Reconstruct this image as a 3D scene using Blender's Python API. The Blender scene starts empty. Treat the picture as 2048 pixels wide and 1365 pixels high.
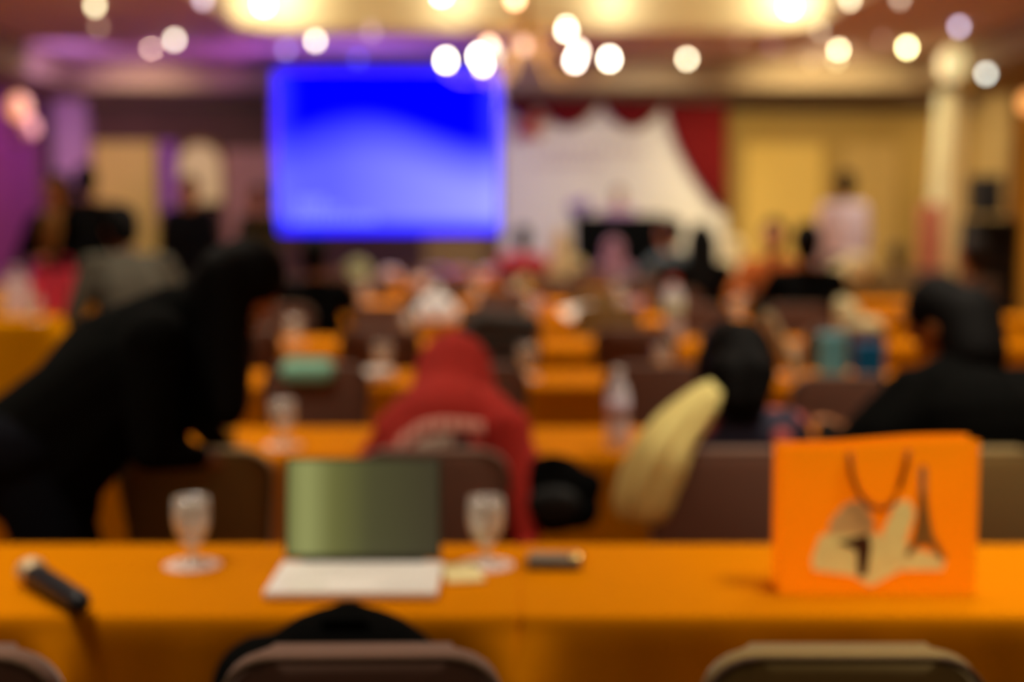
import bpy, bmesh, math, random
from mathutils import Vector, Matrix
from mathutils.bvhtree import BVHTree
random.seed(7)
C = bpy.context.scene.collection
PI = math.pi
V = Vector
# ------------------------------------------------------------------ camera
F = 2740.0; CX, CY = 1024.0, 682.5; HOR = 415.0; CH = 1.49
TH = math.atan((CY - HOR) / F)
cd = bpy.data.cameras.new('camera'); cam = bpy.data.objects.new('camera', cd); C.objects.link(cam)
cam.location = (0, 0, CH); cam.rotation_euler = (PI/2 - TH, 0, 0)
cd.sensor_width = 36; cd.lens = 36 * F / 2048; cd.clip_end = 100; cd.clip_start = .05
cd.dof.use_dof = True; cd.dof.focus_distance = 1.30; cd.dof.aperture_fstop = 1.75
bpy.context.scene.camera = cam
def ray(px, py):
    x, y = (px - CX) / F, -(py - CY) / F
    return V((x, math.cos(TH) + y * math.sin(TH), -math.sin(TH) + y * math.cos(TH)))
def at(px, py, Y):
    d = ray(px, py); t = Y / d.y
    return V((d.x * t, Y, CH + d.z * t))
def on(px, py, z):
    d = ray(px, py); t = (z - CH) / d.z
    return V((d.x * t, d.y * t, z))
def X(px, Y): return at(px, 600, Y).x
# ------------------------------------------------------------------ materials
def srgb(r, g, b):
    f = lambda c: (c/255)/12.92 if c/255 <= .04045 else ((c/255+.055)/1.055)**2.4
    return (f(r), f(g), f(b), 1)
def mat(name, rgb, rough=.7, metal=0, var=.12, scale=30, emit=0, spec=.3, bump=0, sheen=0):
    m = bpy.data.materials.new(name); m.use_nodes = True
    nt = m.node_tree; b = nt.nodes['Principled BSDF']
    c = srgb(*rgb)
    n = nt.nodes.new('ShaderNodeTexNoise'); n.inputs['Scale'].default_value = scale; n.inputs['Detail'].default_value = 3
    tc = nt.nodes.new('ShaderNodeTexCoord'); nt.links.new(tc.outputs['Object'], n.inputs['Vector'])
    mx = nt.nodes.new('ShaderNodeMix'); mx.data_type = 'RGBA'
    mx.inputs[6].default_value = tuple(v*(1-var) for v in c[:3]) + (1,)
    mx.inputs[7].default_value = tuple(min(1, v*(1+var)) for v in c[:3]) + (1,)
    nt.links.new(n.outputs['Fac'], mx.inputs[0]); nt.links.new(mx.outputs[2], b.inputs['Base Color'])
    b.inputs['Roughness'].default_value = rough; b.inputs['Metallic'].default_value = metal
    b.inputs['Specular IOR Level'].default_value = spec
    if bump:
        bp = nt.nodes.new('ShaderNodeBump'); bp.inputs['Strength'].default_value = bump; bp.inputs['Distance'].default_value = .005
        nt.links.new(n.outputs['Fac'], bp.inputs['Height']); nt.links.new(bp.outputs['Normal'], b.inputs['Normal'])
    if sheen: b.inputs['Sheen Weight'].default_value = sheen
    if emit:
        b.inputs['Emission Color'].default_value = c; b.inputs['Emission Strength'].default_value = emit
    return m
def glow(name, rgb, s, base=.8):
    m = bpy.data.materials.new(name); m.use_nodes = True; nt = m.node_tree
    b = nt.nodes['Principled BSDF']; b.inputs['Base Color'].default_value = (base, base*.8, base*.55, 1)
    b.inputs['Emission Color'].default_value = srgb(*rgb); b.inputs['Emission Strength'].default_value = s
    return m
def glassmat(name, tint=(.9, .88, .8), gl=.3, diff=.27):
    m = bpy.data.materials.new(name); m.use_nodes = True; nt = m.node_tree
    for n in list(nt.nodes):
        if n.type == 'BSDF_PRINCIPLED': nt.nodes.remove(n)
    out = [n for n in nt.nodes if n.type == 'OUTPUT_MATERIAL'][0]
    t = nt.nodes.new('ShaderNodeBsdfTransparent'); g = nt.nodes.new('ShaderNodeBsdfGlossy'); d = nt.nodes.new('ShaderNodeBsdfDiffuse')
    g.inputs['Roughness'].default_value = .08; d.inputs['Color'].default_value = tint + (1,)
    lw = nt.nodes.new('ShaderNodeLayerWeight'); lw.inputs['Blend'].default_value = gl
    m1 = nt.nodes.new('ShaderNodeMixShader'); m2 = nt.nodes.new('ShaderNodeMixShader')
    nt.links.new(lw.outputs['Facing'], m1.inputs[0]); nt.links.new(t.outputs[0], m1.inputs[1]); nt.links.new(g.outputs[0], m1.inputs[2])
    m2.inputs[0].default_value = diff
    nt.links.new(m1.outputs[0], m2.inputs[1]); nt.links.new(d.outputs[0], m2.inputs[2]); nt.links.new(m2.outputs[0], out.inputs[0])
    return m
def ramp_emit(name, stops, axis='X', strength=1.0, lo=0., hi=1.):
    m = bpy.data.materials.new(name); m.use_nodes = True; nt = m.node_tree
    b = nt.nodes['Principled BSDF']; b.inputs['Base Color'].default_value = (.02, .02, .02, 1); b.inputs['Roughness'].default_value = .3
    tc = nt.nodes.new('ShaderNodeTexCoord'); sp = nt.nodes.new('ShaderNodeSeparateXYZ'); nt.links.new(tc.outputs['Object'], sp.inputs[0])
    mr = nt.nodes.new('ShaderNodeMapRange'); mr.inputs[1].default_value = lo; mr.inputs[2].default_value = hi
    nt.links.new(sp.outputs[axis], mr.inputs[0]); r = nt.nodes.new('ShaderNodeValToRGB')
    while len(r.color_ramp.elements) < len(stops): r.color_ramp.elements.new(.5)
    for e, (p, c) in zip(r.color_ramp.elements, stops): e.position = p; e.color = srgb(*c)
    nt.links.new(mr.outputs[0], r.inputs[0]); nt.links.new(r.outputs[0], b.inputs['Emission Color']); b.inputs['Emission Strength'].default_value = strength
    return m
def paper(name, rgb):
    m = mat(name, rgb, .6, var=.03, scale=8, emit=.28); nt = m.node_tree; b = nt.nodes['Principled BSDF']; out = [n for n in nt.nodes if n.type == 'OUTPUT_MATERIAL'][0]  # emission lifts the bag's brightness; the paper is no light source
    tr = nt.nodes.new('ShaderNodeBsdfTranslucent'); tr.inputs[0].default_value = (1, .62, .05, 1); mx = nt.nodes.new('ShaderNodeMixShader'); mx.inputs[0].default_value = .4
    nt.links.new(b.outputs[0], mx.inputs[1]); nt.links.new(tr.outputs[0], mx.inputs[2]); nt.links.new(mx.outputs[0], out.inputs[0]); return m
M = dict(
 cloth=mat('orange_cloth', (205, 122, 0), .9, var=.06, scale=60, spec=.02),
 cloth_y=mat('amber_cloth', (216, 142, 0), .9, var=.06, scale=60, spec=.02),
 mauve=mat('fabric_mauve_lit', (122, 88, 72), .85, var=.1, scale=80, sheen=.3),  # mauve and olive tints paint differing light hues into one chair fabric
 olive=mat('fabric_olive_lit', (148, 122, 66), .85, var=.1, scale=80, sheen=.3),
 piping=mat('piping', (90, 66, 46), .8),
 metal_dark=mat('dark_metal', (52, 40, 30), .4, .8), wood=mat('tabletop_wood', (120, 84, 52), .6),
 black=mat('black_cloth', (9, 9, 8), .95, spec=.05), blackp=mat('black_plastic', (12, 12, 12), .6), navy=mat('navy_cloth', (9, 10, 18), .9, spec=.1),
 hair=mat('black_hair', (8, 6, 5), .75, spec=.1, bump=.3, scale=90), hairb=mat('dark_brown_hair', (26, 16, 9), .6, bump=.3, scale=90),
 skin=mat('skin', (196, 138, 96), .6, var=.05), skin2=mat('tanned_skin', (168, 108, 62), .6, var=.05),
 white=mat('white_paper', (238, 230, 222), .7, var=.03), pinkw=mat('pinkish_paper', (240, 212, 204), .7, var=.03), cream=mat('cream_cloth', (226, 212, 162), .85, var=.08),
 khaki=mat('khaki_cloth', (236, 222, 140), .85, var=.12, scale=12), red=mat('red_cloth', (178, 42, 32), .85, var=.1, scale=14), dred=mat('dark_red_curtain', (118, 10, 8), .9, var=.15, scale=10),
 grey=mat('grey_cloth', (74, 70, 58), .9), pink=mat('pink_cloth', (216, 58, 84), .8), lav=mat('lavender_cloth', (225, 208, 220), .85), lilac=mat('lilac_cloth', (180, 140, 170), .85),
 steel=mat('blue_grey_cloth', (78, 92, 102), .85), orange=mat('orange_brown_cloth', (170, 86, 24), .85), brown=mat('brown_cloth', (80, 54, 36), .9), olivec=mat('dark_olive_cloth', (58, 50, 24), .9),
 tan=mat('tan_cloth', (150, 108, 50), .85), silver=mat('silver_shell', (250, 246, 240), .4, .15, var=.02), shell=mat('grey_lid', (70, 68, 58), .5, .3), keys=mat('pale_keys', (250, 246, 240), .6, var=.03),
 glass=glassmat('clear_glass'), plastic=glassmat('clear_plastic', (.98, .95, .98), .35, .62),
 bag=paper('orange_paper_glow', (255, 168, 0)), bagd=mat('handle_cord', (150, 72, 4), .8), artc=mat('print_cream_glow', (255, 220, 130), .7, var=.25, scale=25, emit=.22), artk=mat('print_brown', (170, 126, 56), .7, var=.3, scale=30), artg=mat('print_tan_glow', (235, 185, 110), .7, var=.25, scale=25, emit=.15),  # cream and tan prints carry added emission to look brighter
 teal=mat('teal_cloth', (140, 206, 178), .8), blue1=mat('light_blue_card', (130, 222, 240), .6), blue2=mat('deep_blue_card', (0, 118, 178), .6), yellow=mat('yellow_card', (188, 164, 70), .7),
 green=mat('pale_green_cloth', (176, 184, 120), .8), purple=mat('purple_cloth', (150, 84, 190), .8), chrome=mat('brushed_metal', (200, 190, 170), .3, .9), gold=mat('gilt_metal', (200, 150, 70), .3, .9),
 shirt=mat('pale_shirt', (240, 222, 236), .8, var=.03), redcap=mat('red_cap', (214, 60, 40), .5), eye=mat('eye', (235, 232, 225), .3), dark=mat('dark_print', (40, 36, 34), .8), greyp=mat('grey_print', (170, 150, 132), .8), pinkp=mat('pale_print', (236, 170, 152), .8),
)
# ------------------------------------------------------------------ objects
def prop(o, label=None, cat=None, group=None, kind=None):
    for k, v in (('label', label), ('category', cat), ('group', group), ('kind', kind)):
        if v: o[k] = v
    return o
def obj(name, bm, m, parent=None, smooth=False, loc=None):
    if isinstance(bm, bpy.types.Mesh): me = bm
    else:
        bmesh.ops.recalc_face_normals(bm, faces=bm.faces[:])
        me = bpy.data.meshes.new(name); bm.to_mesh(me); bm.free()
    if not me.materials: me.materials.append(m)
    if smooth:
        for p in me.polygons: p.use_smooth = True
    o = bpy.data.objects.new(name, me); C.objects.link(o)
    if loc is not None: o.location = loc
    if parent: o.parent = parent
    return o
def thing(name, label, cat, loc=(0, 0, 0), rz=0, group=None):
    o = bpy.data.objects.new(name, None); C.objects.link(o); o.location = loc; o.rotation_euler = (0, 0, rz)
    o.empty_display_size = .1
    return prop(o, label, cat, group)
def struct(name, bm, m, smooth=False): return prop(obj(name, bm, m, None, smooth), kind='structure')
def kids(o): return [x for x in bpy.data.objects if x.parent == o]
PROTO = {}
def dup(root, tree, loc, rz, label, group, mats=None):
    def cp(node, par):
        o, ch = node; c = o.copy(); C.objects.link(c); c.parent = par
        for k in ch: cp(k, c)
        return c
    r = cp(tree, None); r.location = loc; r.rotation_euler = (0, 0, rz); r['label'] = label
    if group: r['group'] = group
    return r
def tree(o): return (o, [tree(k) for k in kids(o)])
def nb(): return bmesh.new()
def box(bm, c, s, R=None, bev=0, seg=2):
    g = bmesh.ops.create_cube(bm, size=1)['verts']
    for v in g: v.co = V((v.co.x*s[0], v.co.y*s[1], v.co.z*s[2]))
    if bev:
        es = list({e for v in g for e in v.link_edges})
        r = bmesh.ops.bevel(bm, geom=es, offset=bev, segments=seg, affect='EDGES', profile=.6)
        g = list({v for f in r['faces'] for v in f.verts} | {v for v in g if v.is_valid})
    for v in g: v.co = ((R @ v.co) if R else v.co) + V(c)
    return g
def frame(d):
    d = V(d).normalized(); a = V((0, 0, 1)) if abs(d.z) < .9 else V((1, 0, 0))
    x = d.cross(a).normalized(); return x, x.cross(d).normalized(), d
def cap(bm, p0, p1, r0, r1, n=14, k=4):
    p0, p1 = V(p0), V(p1); d = p1 - p0
    if d.length < 1e-5: d = V((0, 0, 1e-4))
    x, y, d = frame(d); rings = []
    for i in range(1, k+1):
        a = -PI/2 + i*(PI/2)/k; rings.append((p0 + d*math.sin(a)*r0, math.cos(a)*r0))
    for i in range(0, k):
        a = i*(PI/2)/k; rings.append((p1 + d*math.sin(a)*r1, math.cos(a)*r1))
    L = [[bm.verts.new(c + (x*math.cos(t*2*PI/n) + y*math.sin(t*2*PI/n))*r) for t in range(n)] for c, r in rings]
    for a, b in zip(L, L[1:]):
        for t in range(n): bm.faces.new((a[t], a[(t+1) % n], b[(t+1) % n], b[t]))
    s = bm.verts.new(p0 - d*r0); e = bm.verts.new(p1 + d*r1)
    for t in range(n):
        bm.faces.new((s, L[0][(t+1) % n], L[0][t])); bm.faces.new((e, L[-1][t], L[-1][(t+1) % n]))
def ell(bm, c, r, R=None):
    g = bmesh.ops.create_uvsphere(bm, u_segments=20, v_segments=12, radius=1)['verts']
    for v in g:
        p = V((v.co.x*r[0], v.co.y*r[1], v.co.z*r[2])); v.co = ((R @ p) if R else p) + V(c)
def tube(bm, pts, r, n=8, closed=False):
    pts = [V(p) for p in pts]; rs = r if isinstance(r, (list, tuple)) else [r]*len(pts); L = []
    for i, p in enumerate(pts):
        a = pts[i-1] if (i or closed) else p; b = pts[(i+1) % len(pts)] if (i < len(pts)-1 or closed) else p
        x, y, d = frame(b - a)
        L.append([bm.verts.new(p + (x*math.cos(t*2*PI/n) + y*math.sin(t*2*PI/n))*rs[i]) for t in range(n)])
    for i in range(len(L) if closed else len(L)-1):
        a, b = L[i], L[(i+1) % len(L)]
        for t in range(n): bm.faces.new((a[t], a[(t+1) % n], b[(t+1) % n], b[t]))
    if not closed: bm.faces.new(L[0][::-1]); bm.faces.new(L[-1])
def lathe(bm, prof, n=24, c=(0, 0, 0)):
    c = V(c); L = []
    for r, z in prof:
        L.append([bm.verts.new(c + V((max(r, 1e-4)*math.cos(t*2*PI/n), max(r, 1e-4)*math.sin(t*2*PI/n), z))) for t in range(n)])
    for a, b in zip(L, L[1:]):
        for t in range(n): bm.faces.new((a[t], a[(t+1) % n], b[(t+1) % n], b[t]))
    bm.faces.new(L[0][::-1]); bm.faces.new(L[-1])
def prism(bm, pts, y0, y1, bev=0):   # outline in XZ extruded along Y
    a = [bm.verts.new((x, y0, z)) for x, z in pts]; b = [bm.verts.new((x, y1, z)) for x, z in pts]
    bm.faces.new(a); bm.faces.new(b[::-1]); es = []
    for i in range(len(pts)):
        j = (i+1) % len(pts); bm.faces.new((a[i], b[i], b[j], a[j]))
    if bev:
        es = [e for v in a+b for e in v.link_edges if (e.verts[0] in a) == (e.verts[1] in a)]
        bmesh.ops.bevel(bm, geom=list(set(es)), offset=bev, segments=3, affect='EDGES', profile=.5)
def rrect(w, z0, z1, r, taper=0, n=6):
    pts = []
    for cx, cz, a0 in ((w/2-r, z1-r, 0), (-w/2+r, z1-r, PI/2), (-w/2+r+taper, z0+r, PI), (w/2-r-taper, z0+r, 1.5*PI)):
        for i in range(n+1):
            a = a0 + i*(PI/2)/n; pts.append((cx + r*math.cos(a), cz + r*math.sin(a)))
    return pts
def remesh(name, bm, vox, sm=3):
    me = bpy.data.meshes.new(name+'_raw'); bmesh.ops.recalc_face_normals(bm, faces=bm.faces[:]); bm.to_mesh(me); bm.free()
    o = bpy.data.objects.new('tmp', me); C.objects.link(o)
    r = o.modifiers.new('r', 'REMESH'); r.mode = 'VOXEL'; r.voxel_size = vox; r.use_smooth_shade = True
    if sm: s = o.modifiers.new('s', 'SMOOTH'); s.iterations = sm; s.factor = .5
    dg = bpy.context.evaluated_depsgraph_get(); dg.update()
    m2 = bpy.data.meshes.new_from_object(o.evaluated_get(dg)); m2.name = name
    bpy.data.objects.remove(o); bpy.data.meshes.remove(me)
    for p in m2.polygons: p.use_smooth = True
    return m2
# ------------------------------------------------------------------ room shell
ZC, ZS, YW, YS, XR, XL = 3.18, 2.86, 18.0, 16.0, 6.0, -6.1
m_ceil = mat('ceiling_paint', (228, 194, 180), .9, var=.05, scale=2); m_soff = mat('soffit_paint', (156, 132, 98), .9, var=.05, scale=2)
m_wall = mat('back_wall_paint', (176, 140, 70), .85, var=.08, scale=2); m_wallbr = mat('brown_wall_panelling', (92, 62, 46), .8, var=.12, scale=4)
m_floor = mat('patterned_carpet', (84, 52, 28), .95, var=.5, scale=9); m_trim = mat('dark_moulding', (74, 52, 32), .7)
b = nb(); box(b, (0, 8, -.05), (XR-XL+1, 21, .1)); struct('floor', b, m_floor)
def wallbox(name, c, s, m): b = nb(); box(b, c, s); return struct(name, b, m)
wallbox('wall_back', (2.45, YW+.06, 1.6), (7.2, .12, 3.3), m_wall)
wallbox('wall_back.001', (-3.65, YW+.06, 1.6), (5.0, .12, 3.3), m_wallbr)
wallbox('wall_right', (XR+.06, 8, 1.6), (.12, 20.2, 3.3), mat('right_wall_paint', (214, 180, 110), .85, var=.06, scale=2))
wallbox('wall_left', (XL-.06, 8, 1.6), (.12, 20.2, 3.3), mat('left_wall_paint', (150, 100, 110), .85, var=.06, scale=2))
# ceiling with a rounded coffer opening
def rloop(x0, x1, y0, y1, r, n=8):
    pts = []
    for cx, cy, a0 in ((x1-r, y1-r, 0), (x0+r, y1-r, PI/2), (x0+r, y0+r, PI), (x1-r, y0+r, 1.5*PI)):
        for i in range(n+1):
            a = a0 + i*(PI/2)/n; pts.append((cx+r*math.cos(a), cy+r*math.sin(a)))
    return pts
cof = rloop(-2.55, 2.85, 5.5, 13.35, .6)
b = nb(); inner = [b.verts.new((x, y, ZC)) for x, y in cof]
outer = []
for x, y in cof:
    dx, dy = x-.12, y-8; s = min((6.3)/abs(dx) if dx else 99, (10.2)/abs(dy) if dy else 99); outer.append(b.verts.new((.12+dx*s, 8+dy*s, ZC)))
for i in range(len(cof)):
    j = (i+1) % len(cof); b.faces.new((inner[i], outer[i], outer[j], inner[j]))
corners = {}
for sx, sy in ((1, 1), (-1, 1), (-1, -1), (1, -1)): pass
struct('ceiling', b, m_ceil)
b = nb(); lo = [b.verts.new((x, y, ZC)) for x, y in cof]; hi = [b.verts.new((x, y, 3.95)) for x, y in cof]
for i in range(len(cof)):
    j = (i+1) % len(cof); b.faces.new((lo[i], lo[j], hi[j], hi[i]))
b.faces.new(hi); struct('ceiling_coffer', b, mat('coffer_plaster', (236, 222, 178), .8, var=.03, scale=2))
b = nb(); tube(b, [(x, y, ZC) for x, y in cof], .03, 10, True); struct('trim_1', b, mat('coffer_moulding', (222, 196, 160), .7), True)
wallbox('trim_2', (-.05, (YS+YW)/2, (ZS+ZC)/2), (12.1, YW-YS, ZC-ZS), m_soff)          # far soffit
wallbox('trim_3', (-5.55, 8, (ZS+ZC)/2), (1.1, 16, ZC-ZS), m_soff)
wallbox('trim_4', (5.3, 8, (ZS+ZC)/2), (1.4, 16, ZC-ZS), m_soff)
wallbox('trim_5', (-.05, YW-.06, ZS-.07), (12.1, .14, .14), m_trim)
wallbox('baseboard_back', (-.05, YW-.02, .08), (12.1, .04, .16), m_trim)
wallbox('baseboard_left', (XL+.02, 8, .08), (.04, 20, .16), m_trim)
wallbox('baseboard_right', (XR-.02, 8, .08), (.04, 20, .16), m_trim)
def P(px, py): return at(px, py, YW)
# back wall, left: gold panelled doors, pale column, alcove with curtain
def panel(px0, py0, px1, py1, Y, t=.05):
    a, c = at(px0, py0, Y), at(px1, py1, Y); return V(((a.x+c.x)/2, Y, (a.z+c.z)/2)), (abs(c.x-a.x), t, abs(a.z-c.z))
def door(name, x0, x1, z1, mt, handle=True):
    b = nb(); box(b, ((x0+x1)/2, YW-.03, z1/2), (x1-x0, .06, z1), bev=.01); d = struct(name, b, mt)
    n = 2
    for i in range(n):
        w = (x1-x0)/n; cx = x0+w*(i+.5)
        b = nb(); box(b, (cx, YW-.07, z1*.68), (w*.74, .02, z1*.46), bev=.008); box(b, (cx, YW-.07, z1*.22), (w*.74, .02, z1*.3), bev=.008); obj('door_panel', b, mt, d)
    b = nb(); cap(b, ((x0+x1)/2+.05, YW-.11, 1.0), ((x0+x1)/2+.05, YW-.11, 1.25), .015, .015); obj('door_handle', b, M['chrome'], d, True)
    return d
m_gold = mat('gold_door_paint', (224, 196, 96), .7, var=.05, scale=3)
door('door_1', P(188, 300).x, P(312, 300).x, P(200, 285).z, m_gold)
door('door_2', P(448, 300).x, P(548, 300).x, P(200, 300).z, mat('rose_door_paint', (178, 128, 108), .7, var=.05, scale=3))
a = at(20, 300, 17.2)
wallbox('trim_6', (P(150, 300).x, YW-.12, 1.43), (.42, .24, 2.86), mat('lilac_pilaster', (196, 150, 176), .8))      # pilaster left
# wall right yellow recessed panel frame
wallbox('trim_7', ((P(1490, 300).x+P(1642, 300).x)/2, YW-.03, (P(0, 290).z+.5)/2), (P(1642, 300).x-P(1490, 300).x, .06, P(0, 290).z-.5), mat('yellow_panel_paint', (226, 184, 92), .8, var=.04, scale=3))
wallbox('trim_8', (P(1475, 300).x, YW-.06, 1.43), (.16, .12, 2.86), mat('panel_stile', (170, 134, 66), .8))
wallbox('trim_9', (P(1700, 300).x+.25, YW-.05, 1.15), (.7, .1, 2.3), mat('ochre_panel', (196, 158, 88), .8, var=.04))
# right pilaster, cream
wallbox('trim_10', (X(1893, 15.7), 15.7, 1.43), (.22, .3, 2.86), mat('cream_pilaster', (232, 206, 150), .8))
# ---------------------------------------------------------------- drapery
def drape(name, x0, x1, y, z0, z1, mt, folds=8, amp=.05, lab=None, lean=0, axis='x', gath=None, cat='curtain'):
    b = nb(); nu, nv = folds*8, 14; G = []
    for j in range(nv+1):
        t = j/nv; row = []
        g = gath(t) if gath else 1
        for i in range(nu+1):
            u = i/nu; cxm = (x0+x1)/2
            xx = cxm + (x0+(x1-x0)*u-cxm)*g + lean*t; yy = y + amp*math.sin(u*folds*2*PI)*(1-.1*t)
            zz = z1+(z0-z1)*t
            row.append(b.verts.new((xx, yy, zz) if axis == 'x' else (yy, xx, zz)))
        G.append(row)
    for j in range(nv):
        for i in range(nu): b.faces.new((G[j][i], G[j][i+1], G[j+1][i+1], G[j+1][i]))
    o = obj(name, b, mt, None, True)
    md = o.modifiers.new('s', 'SOLIDIFY'); md.thickness = .01
    return prop(o, lab, cat)
drape('curtain', 13.6, 17.3, XL+.16, .05, 2.8, mat('magenta_drape', (140, 66, 120), .85, var=.1), 14, .05, 'magenta floor-length curtain on the left wall under the orange wall lamp', axis='y')
drape('curtain', 12.6, 16.1, XR-.16, .05, 2.8, mat('gold_drape', (196, 136, 36), .8, var=.1), 14, .05, 'golden brown curtain on the right wall behind the black loudspeaker', axis='y')
drape('curtain', P(318, 0).x, P(352, 0).x, YW-.2, .1, P(0, 285).z, mat('violet_drape', (176, 110, 180), .85), 3, .03, 'narrow lilac curtain beside the gold doors on the back wall')
drape('curtain', -.02, .16, .0, .35, 2.75, mat('cream_drape', (255, 244, 205), .85, var=.04), 3, .03, 'cream curtain gathered against the pale pilaster right of the standing man in the pale shirt', lean=-.1).location = (X(1872, 15.2)-.03, 15.2, 0)
# lit alcove lamp, cream glowing arch
b = nb(); pc = P(402, 350); pts = [(-.27, -.35), (.27, -.35)] + [(.27*math.cos(a*PI/12), .12+.27*math.sin(a*PI/12)) for a in range(13)]
prism(b, pts, -.02, .02)
al = thing('wall_sconce', 'cream arched lit wall niche between the lilac curtain and rose doors', 'wall lamp', (pc.x, YW-.06, pc.z))
obj('shade', b, glow('niche_glow', (232, 184, 118), .5, .2), al)
b = nb(); tube(b, [(x*1.08, 0, z*1.08) for x, z in pts], .03, 8, True); obj('frame', b, M['tan'], al, True)
# stage
b = nb(); box(b, (1.7, 16.6, .3), (6.2, 2.7, .6), bev=.01); st = prop(obj('stage', b, m_trim), 'low dark stage platform under the white backdrop', 'stage')
# white backdrop with red swags
bx0, bx1 = at(1003, 300, 17.6).x, at(1452, 300, 17.6).x; bz0 = .62; bz1 = at(0, 200, 17.6).z
bt = thing('stage_backdrop', 'pale stage backdrop framed by a dark red scalloped curtain', 'backdrop', (0, 17.6, 0))
b = nb(); box(b, ((bx0+bx1)/2, .04, (bz0+bz1)/2), (bx1-bx0, .05, bz1-bz0)); obj('banner', b, mat('backdrop_cloth', (236, 224, 200), .85, var=.06, scale=1.5), bt)
b = nb()
for x0, x1, y0, s in ((1095, 1290, 300, 14), (1060, 1200, 325, 12)):
    A, B = at(x0, y0, 17.6), at(x1, y0, 17.6); k = 9
    for i in range(k):
        u = (i+.5)/k; w = (B.x-A.x)/k*random.uniform(.5, .8)
        box(b, (A.x+(B.x-A.x)*u, 0, A.z), (w, .012, .07))
obj('banner_lettering', b, mat('faded_lettering', (196, 174, 170), .9), bt)
def swag(px0, px1, drop, name='swag'):
    A, B = at(px0, 200, 17.5), at(px1, 200, 17.5); n = 16; b = nb(); D = drop
    for k in range(4):
        top = [V((A.x+(B.x-A.x)*i/n, -.12-.02*k, bz1)) for i in range(n+1)]
    rows = []
    for j in range(9):
        t = j/8
        rows.append([b.verts.new((A.x+(B.x-A.x)*i/n, -.1-.05*math.sin(t*PI*3.5)*math.sin(PI*i/n), bz1-t*D*math.sin(PI*i/n)**.8)) for i in range(n+1)])
    for j in range(8):
        for i in range(n): b.faces.new((rows[j][i], rows[j][i+1], rows[j+1][i+1], rows[j+1][i]))
    o = obj(name, b, M['dred'], bt, True); md = o.modifiers.new('s', 'SOLIDIFY'); md.thickness = .02
swag(1070, 1205, .36); swag(1198, 1335, .38); swag(1008, 1085, .25)
# side curtain, curved inner edge
b = nb(); n = 14; rows = []
for j in range(n+1):
    t = j/n; py = 202 + t*(418-202); xl = 1332 + 105*t**1.7; pr = at(1456, py, 17.5); pl = at(xl, py, 17.5)
    rows.append([b.verts.new((pl.x+(pr.x-pl.x)*i/24, -.1+.04*math.sin(i*1.6), pl.z)) for i in range(25)])
for j in range(n):
    for i in range(24): b.faces.new((rows[j][i], rows[j][i+1], rows[j+1][i+1], rows[j+1][i]))
o = obj('side_curtain', b, M['dred'], bt, True); o.modifiers.new('s', 'SOLIDIFY').thickness = .02
b = nb(); fc = at(1062, 248, 17.5)
for i in range(26):
    a = random.random()*6.28; r = random.random()*.17; ell(b, (fc.x+r*math.cos(a), -.14-random.random()*.05, fc.z+r*math.sin(a)*1.1), (.05, .04, .05))
obj('rosette', b, mat('coral_rosette', (196, 84, 56), .8), bt, True)
# projection screen
sl, sr = at(553, 300, 15.0), at(997, 300, 15.0); zt, zb = at(0, 142, 15.0).z, at(0, 465, 15.0).z
W, Hh = sr.x-sl.x, zt-zb
sc = thing('projection_screen', 'large projection screen glowing saturated blue in front of the back wall', 'screen', ((sl.x+sr.x)/2, 15.0, zb))
m = bpy.data.materials.new('projected_blue_slide'); m.use_nodes = True; nt = m.node_tree; N = nt.nodes.new; Lk = nt.links.new
pb = nt.nodes['Principled BSDF']; pb.inputs['Base Color'].default_value = (.0, .0, .01, 1); pb.inputs['Roughness'].default_value = 1; pb.inputs['Specular IOR Level'].default_value = 0
tc = N('ShaderNodeTexCoord'); sp = N('ShaderNodeSeparateXYZ'); Lk(tc.outputs['Object'], sp.inputs[0])
def mth(op, a, b2=None, cl=False):
    n = N('ShaderNodeMath'); n.operation = op; n.use_clamp = cl
    for i, v in enumerate((a, b2)):
        if v is None: continue
        if isinstance(v, (int, float)): n.inputs[i].default_value = v
        else: Lk(v, n.inputs[i])
    return n.outputs[0]
u = mth('DIVIDE', sp.outputs['X'], W/2); w = mth('DIVIDE', sp.outputs['Z'], Hh)     # u -1..1, w 0..1
# boundary curve between deep blue and the pale wave: w_b(u)
hump = mth('MULTIPLY', mth('COSINE', mth('MULTIPLY', mth('ADD', u, .25), 2.6)), .1)
bnd = mth('ADD', hump, .56)
k = mth('SUBTRACT', bnd, w)                                    # positive below
k1 = mth('MULTIPLY', mth('ADD', k, .1), 3.2, True)
side = mth('MULTIPLY', mth('SUBTRACT', mth('ABSOLUTE', u), .8), 2.0, True)
low = mth('MULTIPLY', mth('SUBTRACT', .1, w), 12, True)
lr = mth('MULTIPLY', mth('ADD', mth('MULTIPLY', u, .5), .25), .55, True)
v = mth('ADD', mth('MULTIPLY', k1, mth('ADD', .13, mth('MULTIPLY', lr, .6))), mth('MULTIPLY', side, .10))
v = mth('MULTIPLY', v, mth('SUBTRACT', 1, low), True)
cb = N('ShaderNodeCombineColor'); Lk(v, cb.inputs[0]); Lk(mth('MULTIPLY', v, 1.02), cb.inputs[1]); cb.inputs[2].default_value = 2.2
Lk(cb.outputs[0], pb.inputs['Emission Color']); pb.inputs['Emission Strength'].default_value = 1.0
b = nb(); box(b, (0, 0, Hh/2), (W, .03, Hh)); obj('picture', b, m, sc)
b = nb()
for z in (-.02, Hh+.02): box(b, (0, .005, z), (W+.08, .05, .04))
for x in (-W/2-.02, W/2+.02): box(b, (x, .005, Hh/2), (.04, .05, Hh+.04))
obj('frame', b, mat('screen_border', (90, 76, 110), .7), sc)
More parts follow.
